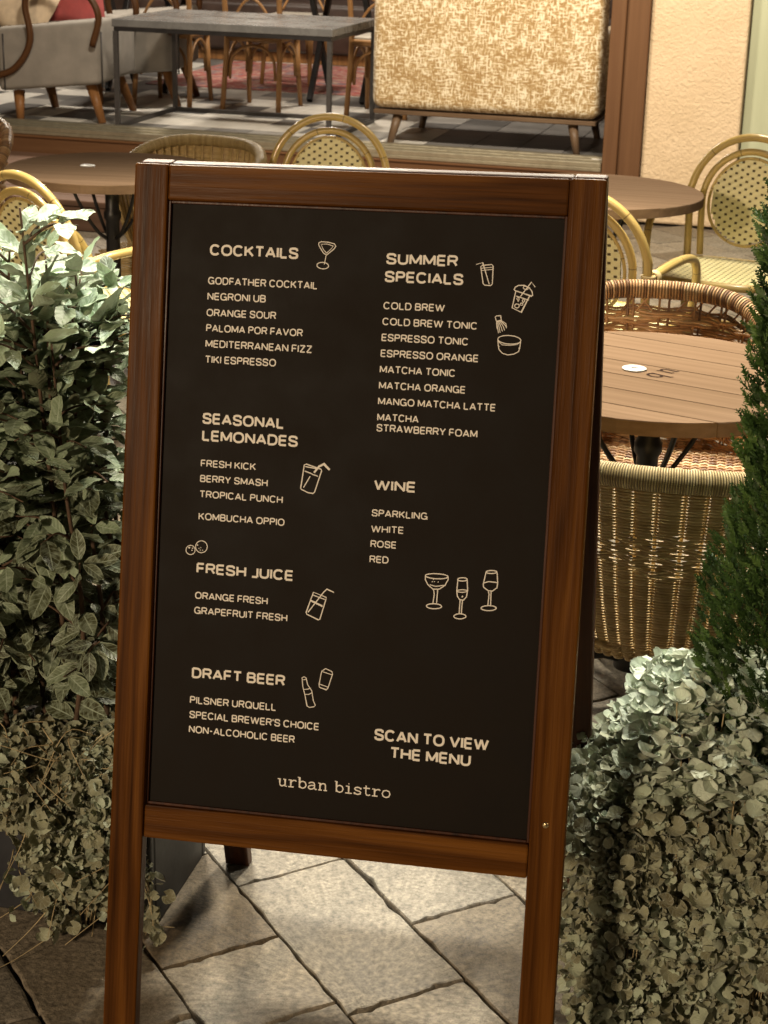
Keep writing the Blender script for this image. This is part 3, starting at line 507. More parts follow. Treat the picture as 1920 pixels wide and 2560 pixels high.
SANS = {'A': (.98, [[(0, 0), (.5, 1)], [(.5, 1), (1, 0)], [(.17, .30), (.83, .30)]]),
 'B': (.84, [[(0, 0), (0, 1)], [(0, 1), (.6, 1)]+_el(.6, .765, .34, .235, 85, -85, 8)+[(.6, .53), (0, .53)], [(.6, .53)]+_el(.62, .265, .38, .265, 85, -85, 8)+[(.6, 0), (0, 0)]]),
 'C': (.98, [_el(.5, .5, .5, .5, 38, 322, 20)]), 'D': (.92, [[(0, 0), (0, 1)], [(0, 1), (.45, 1)]+_el(.45, .5, .55, .5, 85, -85, 12)+[(.45, 0), (0, 0)]]),
 'E': (.76, [[(0, 0), (0, 1)], [(0, 1), (1, 1)], [(0, .51), (.94, .51)], [(0, 0), (1, 0)]]), 'F': (.73, [[(0, 0), (0, 1)], [(0, 1), (1, 1)], [(0, .48), (.94, .48)]]),
 'G': (1.02, [_el(.5, .5, .5, .5, 38, 356, 22), [(.56, .46), (1, .46)], [(1, .46), (1, -.06)]]), 'H': (.90, [[(0, 0), (0, 1)], [(1, 0), (1, 1)], [(0, .5), (1, .5)]]),
 'I': (.0, [[(0, 0), (0, 1)]]), 'J': (.6, [[(1, 1), (1, 0)], [(1, .0), (0, .0)]]), 'K': (.88, [[(0, 0), (0, 1)], [(.96, 1), (.04, .40)], [(.34, .60), (1, 0)]]), 'L': (.70, [[(0, 1), (0, 0)], [(0, 0), (1, 0)]]),
 'M': (1.10, [[(0, 0), (0, 1)], [(1, 0), (1, 1)], [(0, 1), (.5, .12)], [(.5, .12), (1, 1)]]), 'N': (.92, [[(0, 0), (0, 1)], [(1, 0), (1, 1)], [(0, 1), (1, 0)]]),
 'O': (1.06, [_el(.5, .5, .5, .5, 0, 360, 26)]), 'P': (.80, [[(0, 0), (0, 1)], _P]), 'Q': (1.06, [_el(.5, .5, .5, .5, 0, 360, 26), [(.62, .3), (1.0, -.05)]]),
 'R': (.86, [[(0, 0), (0, 1)], _P, [(.62, .49), (1, 0)]]), 'S': (.88, [[(.97, .74), (.9, .93), (.72, 1), (.3, 1), (.09, .93), (.02, .76), (.09, .6), (.3, .54), (.7, .47), (.93, .40), (1, .24), (.92, .07), (.7, 0), (.28, 0), (.07, .08), (0, .28)]]),
 'T': (.86, [[(.5, 0), (.5, 1)], [(0, 1), (1, 1)]]), 'U': (.88, [[(0, 1), (0, .36)]+_el(.5, .36, .5, .36, 190, 350, 12)+[(1, .36), (1, 1)]]), 'V': (.98, [[(0, 1), (.5, 0)], [(.5, 0), (1, 1)]]),
 'W': (1.46, [[(0, 1), (.25, 0)], [(.25, 0), (.5, 1)], [(.5, 1), (.75, 0)], [(.75, 0), (1, 1)]]), 'X': (.9, [[(0, 0), (1, 1)], [(0, 1), (1, 0)]]), 'Y': (.94, [[(0, 1), (.5, .44)], [(.5, .44), (1, 1)], [(.5, .44), (.5, 0)]]),
 'Z': (.84, [[(0, 1), (1, 1)], [(.98, 1), (.02, 0)], [(0, 0), (1, 0)]]), "'": (.0, [[(0, .72), (0, 1)]]), '-': (.42, [[(0, .45), (1, .45)]])}
def put_text(b, text, x0, y0, x1, y1, cap, wt):
    w = wt*cap; h = cap-w; gap = .35; tot = sum(.46 if c == ' ' else SANS[c][0]+gap for c in text)-gap+ .0
    tot += 0; nI = len(text.replace(' ', ''))
    s = (x1-x0-w*1.0)/(tot+ .0); x = x0+w/2; k = 0
    for c in text:
        if c == ' ': x += .46*s; continue
        wd, sts = SANS[c]; y = y0+(y1-y0)*(x-x0)/(x1-x0)
        for st in sts: ribbon(b, [(x+px*wd*s, y-w/2-py*h) for px, py in st], w, k % 4); k += 1
        x += (wd+gap)*s
SLAB = {  # typewriter strokes, x-height 1, advance 1.12
 'u': ([[(0, 1), (.22, 1), (.22, .35), (.30, .1), (.45, .03), (.62, .1), (.78, .3)], [(.56, 1), (.78, 1), (.78, .04), (.98, .04)]], 1.08),
 'r': ([[(.05, 1), (.30, 1), (.30, .04)], [(.05, .04), (.62, .04)], [(.30, .62), (.42, .88), (.6, 1), (.78, .98), (.86, .86)]], 1.0),
 'b': ([[(0, 1.5), (.2, 1.5), (.2, .04)], [(.2, .65), (.34, .92), (.55, 1), (.78, .88), (.9, .5), (.78, .14), (.55, .02), (.34, .1), (.2, .35)]], 1.05),
 'a': ([[(.12, .8), (.25, .96), (.48, 1), (.66, .93), (.72, .72), (.72, .18), (.80, .05), (.96, .04)], [(.72, .6), (.4, .56), (.16, .45), (.08, .28), (.16, .08), (.36, .01), (.56, .1), (.72, .3)]], 1.08),
 'n': ([[(0, 1), (.22, 1), (.22, .04)], [(.04, .04), (.42, .04)], [(.22, .65), (.38, .92), (.56, 1), (.72, .92), (.78, .7), (.78, .04)], [(.6, .04), (.96, .04)]], 1.1),
 'i': ([[(.12, 1), (.42, 1), (.42, .04)], [(.08, .04), (.76, .04)], [(.38, 1.36), (.46, 1.36)]], .9),
 's': ([[(.78, .98), (.78, .74)], [(.78, .80), (.62, .96), (.42, 1), (.2, .93), (.14, .74), (.26, .58), (.6, .47), (.78, .33), (.74, .12), (.5, .0), (.28, .05), (.12, .22)], [(.12, .0), (.12, .28)]], .98),
 't': ([[(.32, 1.38), (.32, .25), (.42, .06), (.6, .02), (.78, .14)], [(.06, 1), (.72, 1)]], .92),
 'o': ([[(.48, 1), (.2, .88), (.08, .5), (.2, .12), (.48, 0), (.76, .12), (.88, .5), (.76, .88), (.48, 1)]], 1.02), ' ': ([], .62)}
TITLES = dict(h0='cocktails', h1='summer', h2='lemonades', h3='juice', h4='beer', h5='wine', h6='scan')
grp = {}
for row in TEXT: grp.setdefault(row[1], []).append(row)
for gname, rows in grp.items():
    b = MB()
    for text, _, x0, y0, x1, y1, cap in rows:
        if gname == 'u':
            adv = sum(SLAB[c][1] for c in text)-.1; s = (x1-x0)/adv; x = x0
            for c in text:
                for i, st in enumerate(SLAB[c][0]): ribbon(b, [(x+px*s, y0-py*cap+(y1-y0)*(x-x0)/(x1-x0)) for px, py in st], 1.7, i)
                x += SLAB[c][1]*s
        else: put_text(b, text, x0, y0+.2, x1, y1+.2, cap*1.05, .195 if gname[0] == 'h' else .163)
    b.build('brand_lettering' if gname == 'u' else 'heading' if gname[0] == 'h' else 'menu_lines', M['print'], panel)
for dname, strokes in DRAW.items():
    b = MB()
    for i, (wd, pts) in enumerate(strokes): ribbon(b, pts, wd*1.0, i)
    b.build(dname, M['print'], panel)


# ------------------------------------------------------------------ furniture builders (each built once at the origin, facing -y)
def bricks(b, inside, u0, u1, v0, v1, pu, pv, fn, th=.0035, core=False):
    """flat cane basket weave: broad overlapping slips with small square holes staggered row by row"""
    cu, cv = pu/4, pv/2; vy = lambda j: v0+(j//2)*pv+(j % 2)*pv*.60; nu, nv = int((u1-u0)/cu), int((v1-v0)/cv)
    for sg in (1, -1, 0):
        if core is not (sg == 0): continue
        V = []; G = []; idx = {}; F = []
        def vert(i, j):
            if (i, j) not in idx:
                u, v = u0+i*cu, vy(j); k = (j//2) % 2
                h = th*(.55+.45*math.cos(2*math.pi*(i+.5-(0 if k else 2))/4))*(.6+.4*(j % 2)); idx[i, j] = len(V); V.append(fn(u, v, sg*h+sg*.0014)); G.append((u, v, 0))
            return idx[i, j]
        for i in range(nu):
            for j in range(nv):
                if not core and j % 2 == 0 and (i+(2 if (j//2) % 2 else 0)) % 4 == 0: continue
                if not all(inside(u0+(i+a)*cu, vy(j+c)) for a in (0, 1) for c in (0, 1)): continue
                q = (vert(i, j), vert(i+1, j), vert(i+1, j+1), vert(i, j+1)); F.append(q if sg > 0 else q[::-1])
        b.add(V, F, G, [random.random() for _ in V], True)

def make_bistro_armchair(label, group):
    t = thing('bistro_armchair', (0, 0, 0), label, 'chair', 0, group)
    lean = lambda z: .205+max(0, z-.45)*.16          # y of the back at height z
    b = MB(); P = [(-.195, .235, 0), (-.2, .215, .45)]+[(.213*math.cos(R_(a)), 0, .66+.215*math.sin(R_(a))) for a in range(180, -1, -12)]+[(.2, .215, .45), (.195, .235, 0)]
    P = [(x, y if z <= .45 else lean(z), z) for x, y, z in P]; b.tube(smooth_path(P, 4), .0135, 12); b.build('back_hoop', M['cane'], t)
    b = MB(); P = [(-.150, 0, .46), (-.160, 0, .56)]+[(.166*math.cos(R_(a)), 0, .655+.172*math.sin(R_(a))) for a in range(180, -1, -12)]+[(.160, 0, .56), (.150, 0, .46)]
    b.tube(smooth_path([(x, lean(z)-.004, z) for x, y, z in P], 4), .012, 12); b.build('inner_hoop', M['cane'], t)
    b = MB(); ov = lambda a: (.142*math.cos(a)*(1-.06*math.sin(a)), .655+.150*math.sin(a))
    P = [ov(a) for a in np.arange(40)*2*math.pi/40]; b.tube([(x, lean(z)-.004, z) for x, z in P], .0055, 8, closed=True)
    b.build('panel_edge', M['cane'], t)
    b = MB(); bricks(b, lambda u, v: (u/.140)**2+((v-.655)/.148)**2 < 1, -.16, .16, .500, .81, .040, .0130, lambda u, v, h: (u, lean(v)-.004-h, v)); pn = b.build('back_panel', M['weave'], t)
    b = MB(); bricks(b, lambda u, v: (u/.140)**2+((v-.655)/.148)**2 < 1, -.16, .16, .500, .81, .040, .0130, lambda u, v, h: (u, lean(v)-.004-h, v), core=True); b.build('hole_shade', M['hole_shade'], pn)
    b = MB(); sq = lambda a, r: (r*np.sign(math.cos(a))*abs(math.cos(a))**.55, -.0+r*np.sign(math.sin(a))*abs(math.sin(a))**.55)
    b.tube([(*sq(a, .212), .445) for a in np.arange(48)*2*math.pi/48], .014, 10, closed=True); b.build('seat_ring', M['cane'], t)
    b = MB(); bricks(b, lambda u, v: abs(u/.205)**3.6+abs(v/.205)**3.6 < 1, -.22, .22, -.21, .21, .040, .0130, lambda u, v, h: (u, v, .452+h)); pn = b.build('seat', M['weave'], t)
    b = MB(); bricks(b, lambda u, v: abs(u/.205)**3.6+abs(v/.205)**3.6 < 1, -.22, .22, -.21, .21, .040, .0130, lambda u, v, h: (u, v, .452+h), core=True); b.build('hole_shade', M['hole_shade'], pn)
    for s in (-1, 1):
        b = MB(); P = [(s*.214, lean(.63), .635), (s*.232, .12, .655), (s*.24, -.03, .655), (s*.238, -.13, .625), (s*.228, -.185, .55), (s*.215, -.2, .45), (s*.2, -.215, .2), (s*.19, -.225, 0)]
        b.tube(smooth_path(P, 6), .0135, 12); b.build('arm', M['cane'], t)
        b = MB()
        for k in range(5): b.tube([(s*.2135+.0175*math.cos(a), lean(.62)+.0175*math.sin(a), .612+k*.0085) for a in np.arange(16)*2*math.pi/16], .005, 6, closed=True)
        for k in range(3): b.tube([(s*.222+.0165*math.cos(a), lean(.63)-.018-k*.008, .640+.0165*math.sin(a)) for a in np.arange(16)*2*math.pi/16], .005, 6, closed=True)
        b.build('arm_wrap', M['wrap'], t)
    for z, yy in ((.22, .225), (.30, -.212)):
        b = MB(); b.tube([(-.195, yy, z), (.195, yy, z)], .009, 8); b.build('stretcher', M['cane'], t)
    return t

def make_tub_chair(label, group, kind):
    """wicker tub chair: woven U-shaped back, wrapped rim, seat and four legs"""
    t = thing('wicker_tub_chair', (0, 0, 0), label, 'chair', 0, group)
    tan = kind == 'tan'; A0, A1 = -18, 198
    ztop, zbot = (.755, .372) if tan else (.772, .33)
    def rad(th, z):
        f = (z-zbot)/(ztop-zbot); fl = .62+.38*min(1, max(0, f))**.55 if tan else .80+.20*f
        return .285*fl, (.270 if tan else .25)*fl
    def rim(th): return ztop-(0.105 if tan else .155)*max(0, 1-math.sin(max(0., min(math.pi, th)))*1.0)**1.5
    def pt(th, z, off=0):
        a, c = rad(th, z); ct, s_ = math.cos(th), math.sin(th)
        return ((a+off)*np.sign(ct)*abs(ct)**.85, -.02+(c+off)*s_, z)
    ths = np.radians(np.linspace(A0, A1, 90))
    b = MB(); P = [pt(th, rim(th)) for th in ths]; fr = P[0]; P = [(P[0][0]*.9, P[0][1]-.02, P[0][2]-.09)]+P+[(P[-1][0]*.9, P[-1][1]-.02, P[-1][2]-.09)]
    b.tube(smooth_path(P, 2), .0215 if tan else .0225, 14); b.build('rim', M['tan_wrap' if tan else 'brn_wrap'], t)
    b = MB(); ns = 34 if tan else 17; sth = np.radians(np.linspace(A0, A1, ns)); dth = sth[1]-sth[0]
    for th in sth:
        for d in ((0,) if tan else (-.1, .1)):
            zz = np.linspace(zbot, rim(th)-.01, 9); b.tube([pt(th+d*dth, z, -.0075 if tan else 0) for z in zz], .0036 if tan else .0032, 5, tint=random.random()*.6)
    b.build('stakes', M['tan_strand' if tan else 'brn_strand'], t)
    b = MB(); pitch = .0058 if tan else .0078; nrow = int((ztop-zbot)/pitch); fine = np.linspace(R_(A0), R_(A1), ns*8)
    for j in range(nrow):
        z = zbot+.004+j*pitch; f = (z-zbot)/(ztop-zbot)
        tn = random.random() if tan else min(1, max(0, random.gauss(.55, .28)))
        if not tan and .90 < f < .95: continue
        seg = []; segr = []
        for th in fine:
            if z > rim(th)-.012 or (not tan and z > rim(th)-.050 and f > .5):
                if len(seg) > 4: b.tube(seg, segr if tan else .0043, 5, tint=tn, caps=False)
                seg = []; segr = []; continue
            ph = (th-R_(A0))/dth*math.pi; amp = .0042 if tan else .0065
            if tan:
                off = amp*(abs(math.sin(ph))*2-1)
                dx = abs(th-math.pi/2)/.62; dzv = abs(z-(zbot+.235))/.045
                if dx+dzv < 1: off = .007*math.cos(ph/2+(j//4 % 2)*math.pi/2)**2; z2 = z+.0012*math.cos(ph+(j//4 % 2)*math.pi)*(1 if j % 4 < 2 else -1)
                else: z2 = z
            else:
                off = amp*math.cos(ph)*(1 if (j//2) % 2 else -1); z2 = z+.0015*math.sin(th*23+j)
            segr.append(.0016+.0015*min(1, abs(math.sin(ph))*1.5)); seg.append(pt(th, z2, off))
        if len(seg) > 4: b.tube(seg, segr if tan else .0043, 5, tint=tn, caps=False)
    b.build('woven_back', M['tan_strand' if tan else 'brn_strand'], t)
    if not tan:
        b = MB()
        for th in np.radians(np.linspace(8, 172, 24)):
            z0 = 0; sg = random.choice((-1, 1))*.09
            b.tube(smooth_path([pt(th, rim(th)-.054), pt(th+sg*.5, rim(th)-.036), pt(th+sg, rim(th)-.02)], 4), .0028, 5, tint=random.random()*.5)
        for zz in (.050, .043): b.tube([pt(th, rim(th)-zz+.004*math.sin(th*19), .004) for th in np.radians(np.linspace(0, 180, 60))], .0035, 5, tint=.2)
        b.build('open_twists', M['brn_strand'], t)
        for s in (-1, 1):
            b = MB(); x = s*.262; b.tube(smooth_path([(x, -.08, .60), (x*1.02, -.17, .565), (x*.99, -.225, .52), (x*.9, -.245, .44)], 6), [.024+.010*math.sin(i/18*math.pi) for i in range(19)], 12); b.build('arm_roll', M['brn_wrap'], t)
    b = MB()
    for j in range(52 if tan else 40):
        y = -.245+j*(.42/(52 if tan else 40)); hw = .225*math.sqrt(max(.05, 1-max(0, y/.2)**2))
        xs = np.linspace(-hw, hw, 40); b.tube([(x, y, .405+.004*math.sin(x/.02*math.pi+(j % 2)*math.pi)) for x in xs], .0042, 5, tint=random.random(), caps=False)
    b.build('seat', M['tan_strand' if tan else 'brn_strand'], t)
    b = MB()
    for j in range(9):
        b.tube([(x, -.25+.004*math.sin(x*60+j), .395-j*.0085) for x in np.linspace(-.235, .235, 40)], .0042, 5, tint=random.random(), caps=False)
    b.build('seat_apron', M['tan_strand' if tan else 'brn_strand'], t)
    for s in (-1, 1):
        for y0, y1 in ((-.215, -.235), (.13, .20)):
            b = MB(); b.tube([(s*.20, y0, .395), (s*.215, y1, 0)], .0155, 10); b.build('leg', M['tan_wrap' if tan else 'brn_wrap'], t)
    return t

def make_round_table(label, group, rot, mark=None, RAD=.357):
    t = thing('round_table', (0, 0, 0), label, 'table', 0, group)
    b = MB(); A = np.arange(72)*2*np.pi/72; th = .030; zt = .741
    edges = [-RAD-.01, -.262, -.156, -.052, .052, .156, .262, RAD+.01]
    c_, s_ = math.cos(rot), math.sin(rot)
    for i, (e0, e1) in enumerate(zip(edges[:-1], edges[1:])):
        lo, hi = e0+.0009, e1-.0009
        ys = np.linspace(max(lo, -RAD+1e-4), min(hi, RAD-1e-4), 14); hw = np.sqrt(np.maximum(0, RAD**2-ys**2))
        rg = [(-h, y) for h, y in zip(hw, ys)]+[(h, y) for h, y in zip(hw[::-1], ys[::-1])]; n = len(rg)
        V = []; G = []
        cyy = (e0+e1)/2; off = rng.uniform(0, 3, 3)
        for z, ins in ((zt-th, .0), (zt-.003, 0), (zt-.0006, .0012), (zt, .003)):
            for x, y in rg:
                k = 1-ins/RAD; yy = y+(cyy-y)*ins*14 if ins else y; xx = x*k
                V.append((xx*c_-yy*s_, xx*s_+yy*c_, z)); G.append((yy+off[0], z+off[1], xx+off[2]))
        F = [(k*n+q, k*n+(q+1) % n, (k+1)*n+(q+1) % n, (k+1)*n+q) for k in range(3) for q in range(n)]+[tuple(3*n+q for q in range(n)), tuple(range(n-1, -1, -1))]
        F = [f[::-1] for f in F]
        b.add(V, F, G, random.uniform(.42, .58))
    b.build('tabletop', M['table_wood'], t)
    b = MB(); b.lathe([(0, .7106), (.11, .7106), (.11, .703), (.03, .70), (.024, .68), (.0235, .60), (.03, .59), (.03, .57), (.0235, .56), (.026, .14), (.04, .11), (.04, .07), (0, .07)], n=24); b.build('column', M['black_metal'], t)
    for k in range(4):
        a = rot+.785+k*math.pi/2; ca, sa = math.cos(a), math.sin(a)
        b = MB(); b.tube([(r*ca, r*sa, z) for r, z in smooth_path([(.02, .10), (.09, .115), (.18, .075), (.255, .03), (.275, .014)], 5)], [.020]*6+[.017]*6+[.015]*9, 8, flat=1.0); b.build('foot', M['black_metal'], t)
        b = MB(); b.tube([(r*ca, r*sa, z) for r, z in smooth_path([(.024, .50), (.06, .53), (.11, .60), (.15, .68), (.155, .703)], 5)], .006, 6); b.build('bracket', M['black_metal'], t)
    return t
def table_marker(t, x, y, plate=False):
    b = MB(); b.lathe([(0, .7418), (.0252, .7418), (.0262, .7428), (.0252, .7440), (0, .7440)], (x, y, 0), 28); d = b.build('marker_disc', M['white'], t)
    if plate:
        b = MB()
        for k in range(3): b.box((x-.002+.001*k, y+.005-.004*k, .74425), (.016-.003*k, .0012, .0004), rotz(.3), 0)
        b.build('disc_print', M['grey_metal'], d)


# ------------------------------------------------------------------ foliage helpers
def grid_leaf(wfun, rows, cols, fold, curl, wave, seed):
    r = np.random.default_rng(seed); V = []; G = []; ph = r.uniform(0, 6, 3)
    for i in range(rows+1):
        v = i/rows; wv = wfun(v)
        for j in range(cols+1):
            u = -1+2*j/cols; z = fold*abs(u)*wv*1.6-curl*v*v+wave*math.sin(v*11+ph[0]+(1.5 if u > 0 else 0))*abs(u)**2+wave*.5*math.sin(v*5+ph[1])
            V.append((u*wv, v, z)); G.append((u, v, r.random()))
    c = cols+1; F = [(i*c+j, i*c+j+1, (i+1)*c+j+1, (i+1)*c+j) for i in range(rows) for j in range(cols)]
    return np.array(V), F, np.array(G)
def round_leaf(cup, wave, seed, n=12):
    r = np.random.default_rng(seed); ph = r.uniform(0, 6); V = [(0, .0, 0)]; G = [(0, 0, 0)]
    for k, rr in enumerate((.55, 1.0)):
        for i in range(n+1):
            a = -math.pi/2+.38+(2*math.pi-.76)*i/n; q = rr*(1+.06*math.sin(4*a+ph))
            z = cup*rr*rr+wave*math.sin(3*a+ph)*rr*rr; V.append((q*math.cos(a), q*math.sin(a)+.25*rr, z)); G.append((rr*.95 if k else .5, .2+.1*i, 0))
    m_ = n+1; F = [(0, 1+i, 2+i) for i in range(n)]+[(1+i, 1+m_+i, 2+m_+i, 2+i) for i in range(n)]
    return np.array(V), F, np.array(G)
def frame(d, nrm):
    d = d/np.linalg.norm(d, axis=1)[:, None]; x = np.cross(d, nrm); x /= np.linalg.norm(x, axis=1)[:, None]+1e-9
    return np.stack([x, d, np.cross(x, d)], 2)
def scatter(b, temps, pos, D, NRM, size, tint):
    Fm = frame(D, NRM); pick = rng.integers(0, len(temps), len(pos))
    for i in range(len(pos)):
        V, F, G = temps[pick[i]]; b.add(pos[i]+size[i]*(V @ Fm[i].T), F, G, tint[i], True)

# planters
def planter(name, loc, rz, L, Dp, Hh, label):
    t = thing(name, loc, label, 'planter', rz)
    b = MB(); w_ = .018
    for c, d in (((0, -Dp/2+w_/2, Hh/2), (L, w_, Hh)), ((0, Dp/2-w_/2, Hh/2), (L, w_, Hh)), ((-L/2+w_/2, 0, Hh/2), (w_, Dp-2*w_, Hh)), ((L/2-w_/2, 0, Hh/2), (w_, Dp-2*w_, Hh))): b.box(c, d, None, .004, .5, 'x', 2)
    b.build('box', M['pot'], t)
    b = MB(); b.box((0, -Dp/2-.004, Hh-.012), (L+.012, .012, .024), None, .003); b.box((0, Dp/2+.004, Hh-.012), (L+.012, .012, .024), None, .003); b.box((L/2+.004, 0, Hh-.0125), (.012, Dp-.005, .023), None, .003); b.box((-L/2-.004, 0, Hh-.0125), (.012, Dp-.005, .023), None, .003); b.build('rim', M['pot'], t)
    b = MB(); n = 24; xs = np.linspace(-L/2+w_, L/2-w_, n); ys = np.linspace(-Dp/2+w_, Dp/2-w_, 10)
    V = [(x, y, Hh-.03+.008*math.sin(x*40)*math.cos(y*50)+random.uniform(-.003, .003)) for y in ys for x in xs]
    b.add(V, [(i*n+j, i*n+j+1, (i+1)*n+j+1, (i+1)*n+j) for i in range(9) for j in range(n-1)], None, .5, True); b.build('soil', M['soil'], t)
    return t
PL, PR = (-.80, .243, 0), (.78, .16, 0)
planter('planter_box', PL, R_(-2.5), .84, .275, .325, 'black planter box left of the menu board with a leafy shrub')
planter('planter_box', PR, R_(-4), .80, .28, .36, 'black planter box right of the menu board under the dark conifer')

# left: leafy evergreen shrub
sh = thing('evergreen_shrub', (PL[0], PL[1], .29), 'tall leafy shrub with silvery green leaves in the left planter', 'shrub')
so_ = Vector(sh.location)
wfun = lambda v: .245*math.sin(math.pi*min(1, (v*.93+.045)))**.8+.004
temps = [grid_leaf(wfun, 6, 4, .16, c_, w2, s) for s, (c_, w2) in enumerate(((.12, .03), (.2, .045), (.05, .04), (.28, .03), (-.06, .045)))]
stems = MB(); pos = []; D = []; NR = []; size = []; tint = []
rs = random.Random(21)
def twig(P, r0, leaf0, step, droop, ls):
    P = smooth_path(P, 8); stems.tube(P, np.linspace(r0, max(.0012, r0*.35), len(P)), 6)
    L = np.concatenate([[0], np.cumsum(np.linalg.norm(np.diff(P, axis=0), axis=1))]); s = leaf0; k = rs.random()*6
    while s < L[-1]:
        i = min(len(P)-2, int(np.searchsorted(L, s))-1); i = max(i, 0); p = P[i]; T = P[i+1]-P[i]; T /= np.linalg.norm(T)+1e-9
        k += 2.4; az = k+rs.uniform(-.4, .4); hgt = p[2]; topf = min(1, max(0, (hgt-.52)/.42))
        side = np.array((math.cos(az), math.sin(az), 0)); side -= T*(side @ T); side /= np.linalg.norm(side)+1e-9
        d = side*.9+T*rs.uniform(.1, .7)+np.array((0, 0, (.30*topf-.75*(1-topf))*rs.uniform(.3, 1.2)))
        nr = np.array((rs.gauss(0, .35), -.55*(1-topf)-.12+rs.gauss(0, .3), .55+topf*.7+rs.gauss(0, .2)))
        pos.append(p+side*.006); D.append(d); NR.append(nr); size.append(ls*rs.uniform(.5, 1.2)*(.98+.10*topf)); tint.append(min(1, max(0, .16+.62*topf+rs.gauss(0, .17)+(0.1 if s > L[-1]*.8 else 0))))  # tint by height paints lit tops and shaded lower leaves; young tips paler too
        s += step*rs.uniform(.6, 1.4)
for i in range(30):
    bx, by = PL[0]+rs.uniform(-.36, .30), PL[1]+rs.uniform(-.09, .07); hh = rs.uniform(.73, .88)
    if i == 0: bx, by, hh = -.575, .19, .95
    if i == 1: bx, by, hh = -.66, .20, .89
    if i == 2: bx, by, hh = -.50, .25, .83
    if i == 3: bx, by, hh = -.49, .18, .78
    if i == 4: bx, by, hh = -.56, .30, .84
    if i == 5: bx, by, hh = -.63, .12, .80
    if i == 6: bx, by, hh = -.54, .13, .74
    lx, ly = rs.uniform(-.06, .05), rs.uniform(-.10, .06)
    P = [(bx, by, .27), (bx+lx*.4+rs.uniform(-.035, .035), by+ly*.4, .27+hh*.35), (bx+lx*.8+rs.uniform(-.02, .02), by+ly*.8, .27+hh*.7), (bx+lx, by+ly, .27+hh)]
    twig(P, .0052, hh*.10, .018, 0, .060)
    Q = smooth_path(P, 10)
    for k in range(rs.randint(12, 16)):
        f = .14+.83*rs.random()**.72; p = Q[int(f*(len(Q)-1))]; a = rs.uniform(0, 6.28); ln = rs.uniform(.09, .17)*(1.15-.4*f)
        d = np.array((math.cos(a), math.sin(a)*.8, rs.uniform(.1, .6)))*ln
        e = p+d; e[0] = min(e[0], -.450-.03*rs.random()) ; e[1] = max(e[1], .03)
        mid_ = p+(e-p)*.5+np.array((0, 0, .015))
        twig([p, mid_, e], .0026, .02, .0165, 0, .058)
stems.build('stems', M['bark'], sh, so_)
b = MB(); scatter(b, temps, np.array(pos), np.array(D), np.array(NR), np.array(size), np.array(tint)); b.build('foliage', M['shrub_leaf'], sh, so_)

# silver trailing plants
rtemps = [round_leaf(c_, w2, s) for s, (c_, w2) in enumerate(((.38, .14), (.55, .18), (.22, .20), (.75, .10), (-.25, .18), (.48, .26)))]
def trailing(name, label, loc, vines, tops, ls, straws, tint0):
    t = thing(name, loc, label, 'trailing plant'); o = Vector(loc); st = MB(); dr = MB(); pos = []; D = []; NR = []; size = []; tint = []
    for P, out in vines:
        P = smooth_path(P, 8); st.tube(P, .0009, 4); out = np.array(out)
        L = np.concatenate([[0], np.cumsum(np.linalg.norm(np.diff(P, axis=0), axis=1))]); s = 0
        while s < L[-1]:
            i = max(0, min(len(P)-2, int(np.searchsorted(L, s))-1)); p = P[i]
            cl = math.sin(p[0]*31+p[2]*9)*math.sin(p[2]*27+p[0]*12)
            if cl < -.25 and rs.random() < .6: s += ls*rs.uniform(.5, 1.0); continue
            q = p+out*.022*cl+np.array((rs.gauss(0, .014), rs.gauss(0, .010), rs.gauss(0, .008)))+out*(abs(rs.gauss(.010, .020))-.008)
            pos.append(q); nr = out*.8+np.array((rs.gauss(0, .75), rs.gauss(0, .45), .45+rs.gauss(0, .75))); NR.append(nr)
            D.append(np.array((rs.gauss(0, .7), rs.gauss(0, .5), -.5+rs.gauss(0, .5)))); size.append(ls*rs.choice((.5, .6, .75, .85, 1.0, 1.15, 1.4, 1.8))*rs.uniform(.85, 1.15)); tint.append(min(1, max(0, tint0+.12*cl+rs.gauss(0, .2))))
            s += ls*rs.uniform(.5, 1.0)
    for q, nr, sz, tn, foot in tops:
        pos.append(np.array(q)); NR.append(np.array(nr)); D.append(np.array((rs.gauss(0, 1), -.6+rs.gauss(0, .6), rs.gauss(0, .25)))); size.append(sz); tint.append(tn)
        if foot is not None: st.tube([foot, (np.array(foot)+np.array(q))/2+np.array((0, 0, .01)), q], .0011, 4)
    for P in straws: dr.tube(smooth_path(P, 5), np.linspace(.0013, .0006, 5*(len(P)-1)+1), 4, tint=rs.random())
    st.build('stems', M['straw'], t, o)
    if straws: dr.build('dry_stalks', M['straw'], t, o)
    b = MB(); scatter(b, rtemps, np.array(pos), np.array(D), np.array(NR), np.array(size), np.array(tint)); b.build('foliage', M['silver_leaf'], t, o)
vines = []; yf = PL[1]-.1375
for i in range(250):
    x = rs.uniform(-.90, -.412); y0 = yf-.000+(x-PL[0])*-.044
    f = max(0, 1-((x+.505)/.115)**2); ln = (.08+.27*f)*rs.uniform(.5, 1.05)
    if x < -.64 and rs.random() < .55: continue
    ln = min(ln, .335); zt = .325
    P = [(x, y0+rs.uniform(.02, .12), zt-.005), (x+rs.uniform(-.01, .01), y0-.004, zt+.018), (x+rs.uniform(-.02, .02), y0-.03-rs.random()*.02, zt-ln*.4), (x+rs.uniform(-.03, .03), y0-.025-rs.random()*.045, max(.015, zt-ln))]
    vines.append((P, (0, -1, 0)))
for i in range(6):
    y = rs.uniform(.065, .085); P = [(-.44, y, .14), (-.40, y-.01, .13), (-.378, y-.02, .085), (-.374+rs.uniform(-.012, .008), y-.03, rs.uniform(.02, .05))]
    vines.append((P, (.45, -.8, 0)))
tops = []
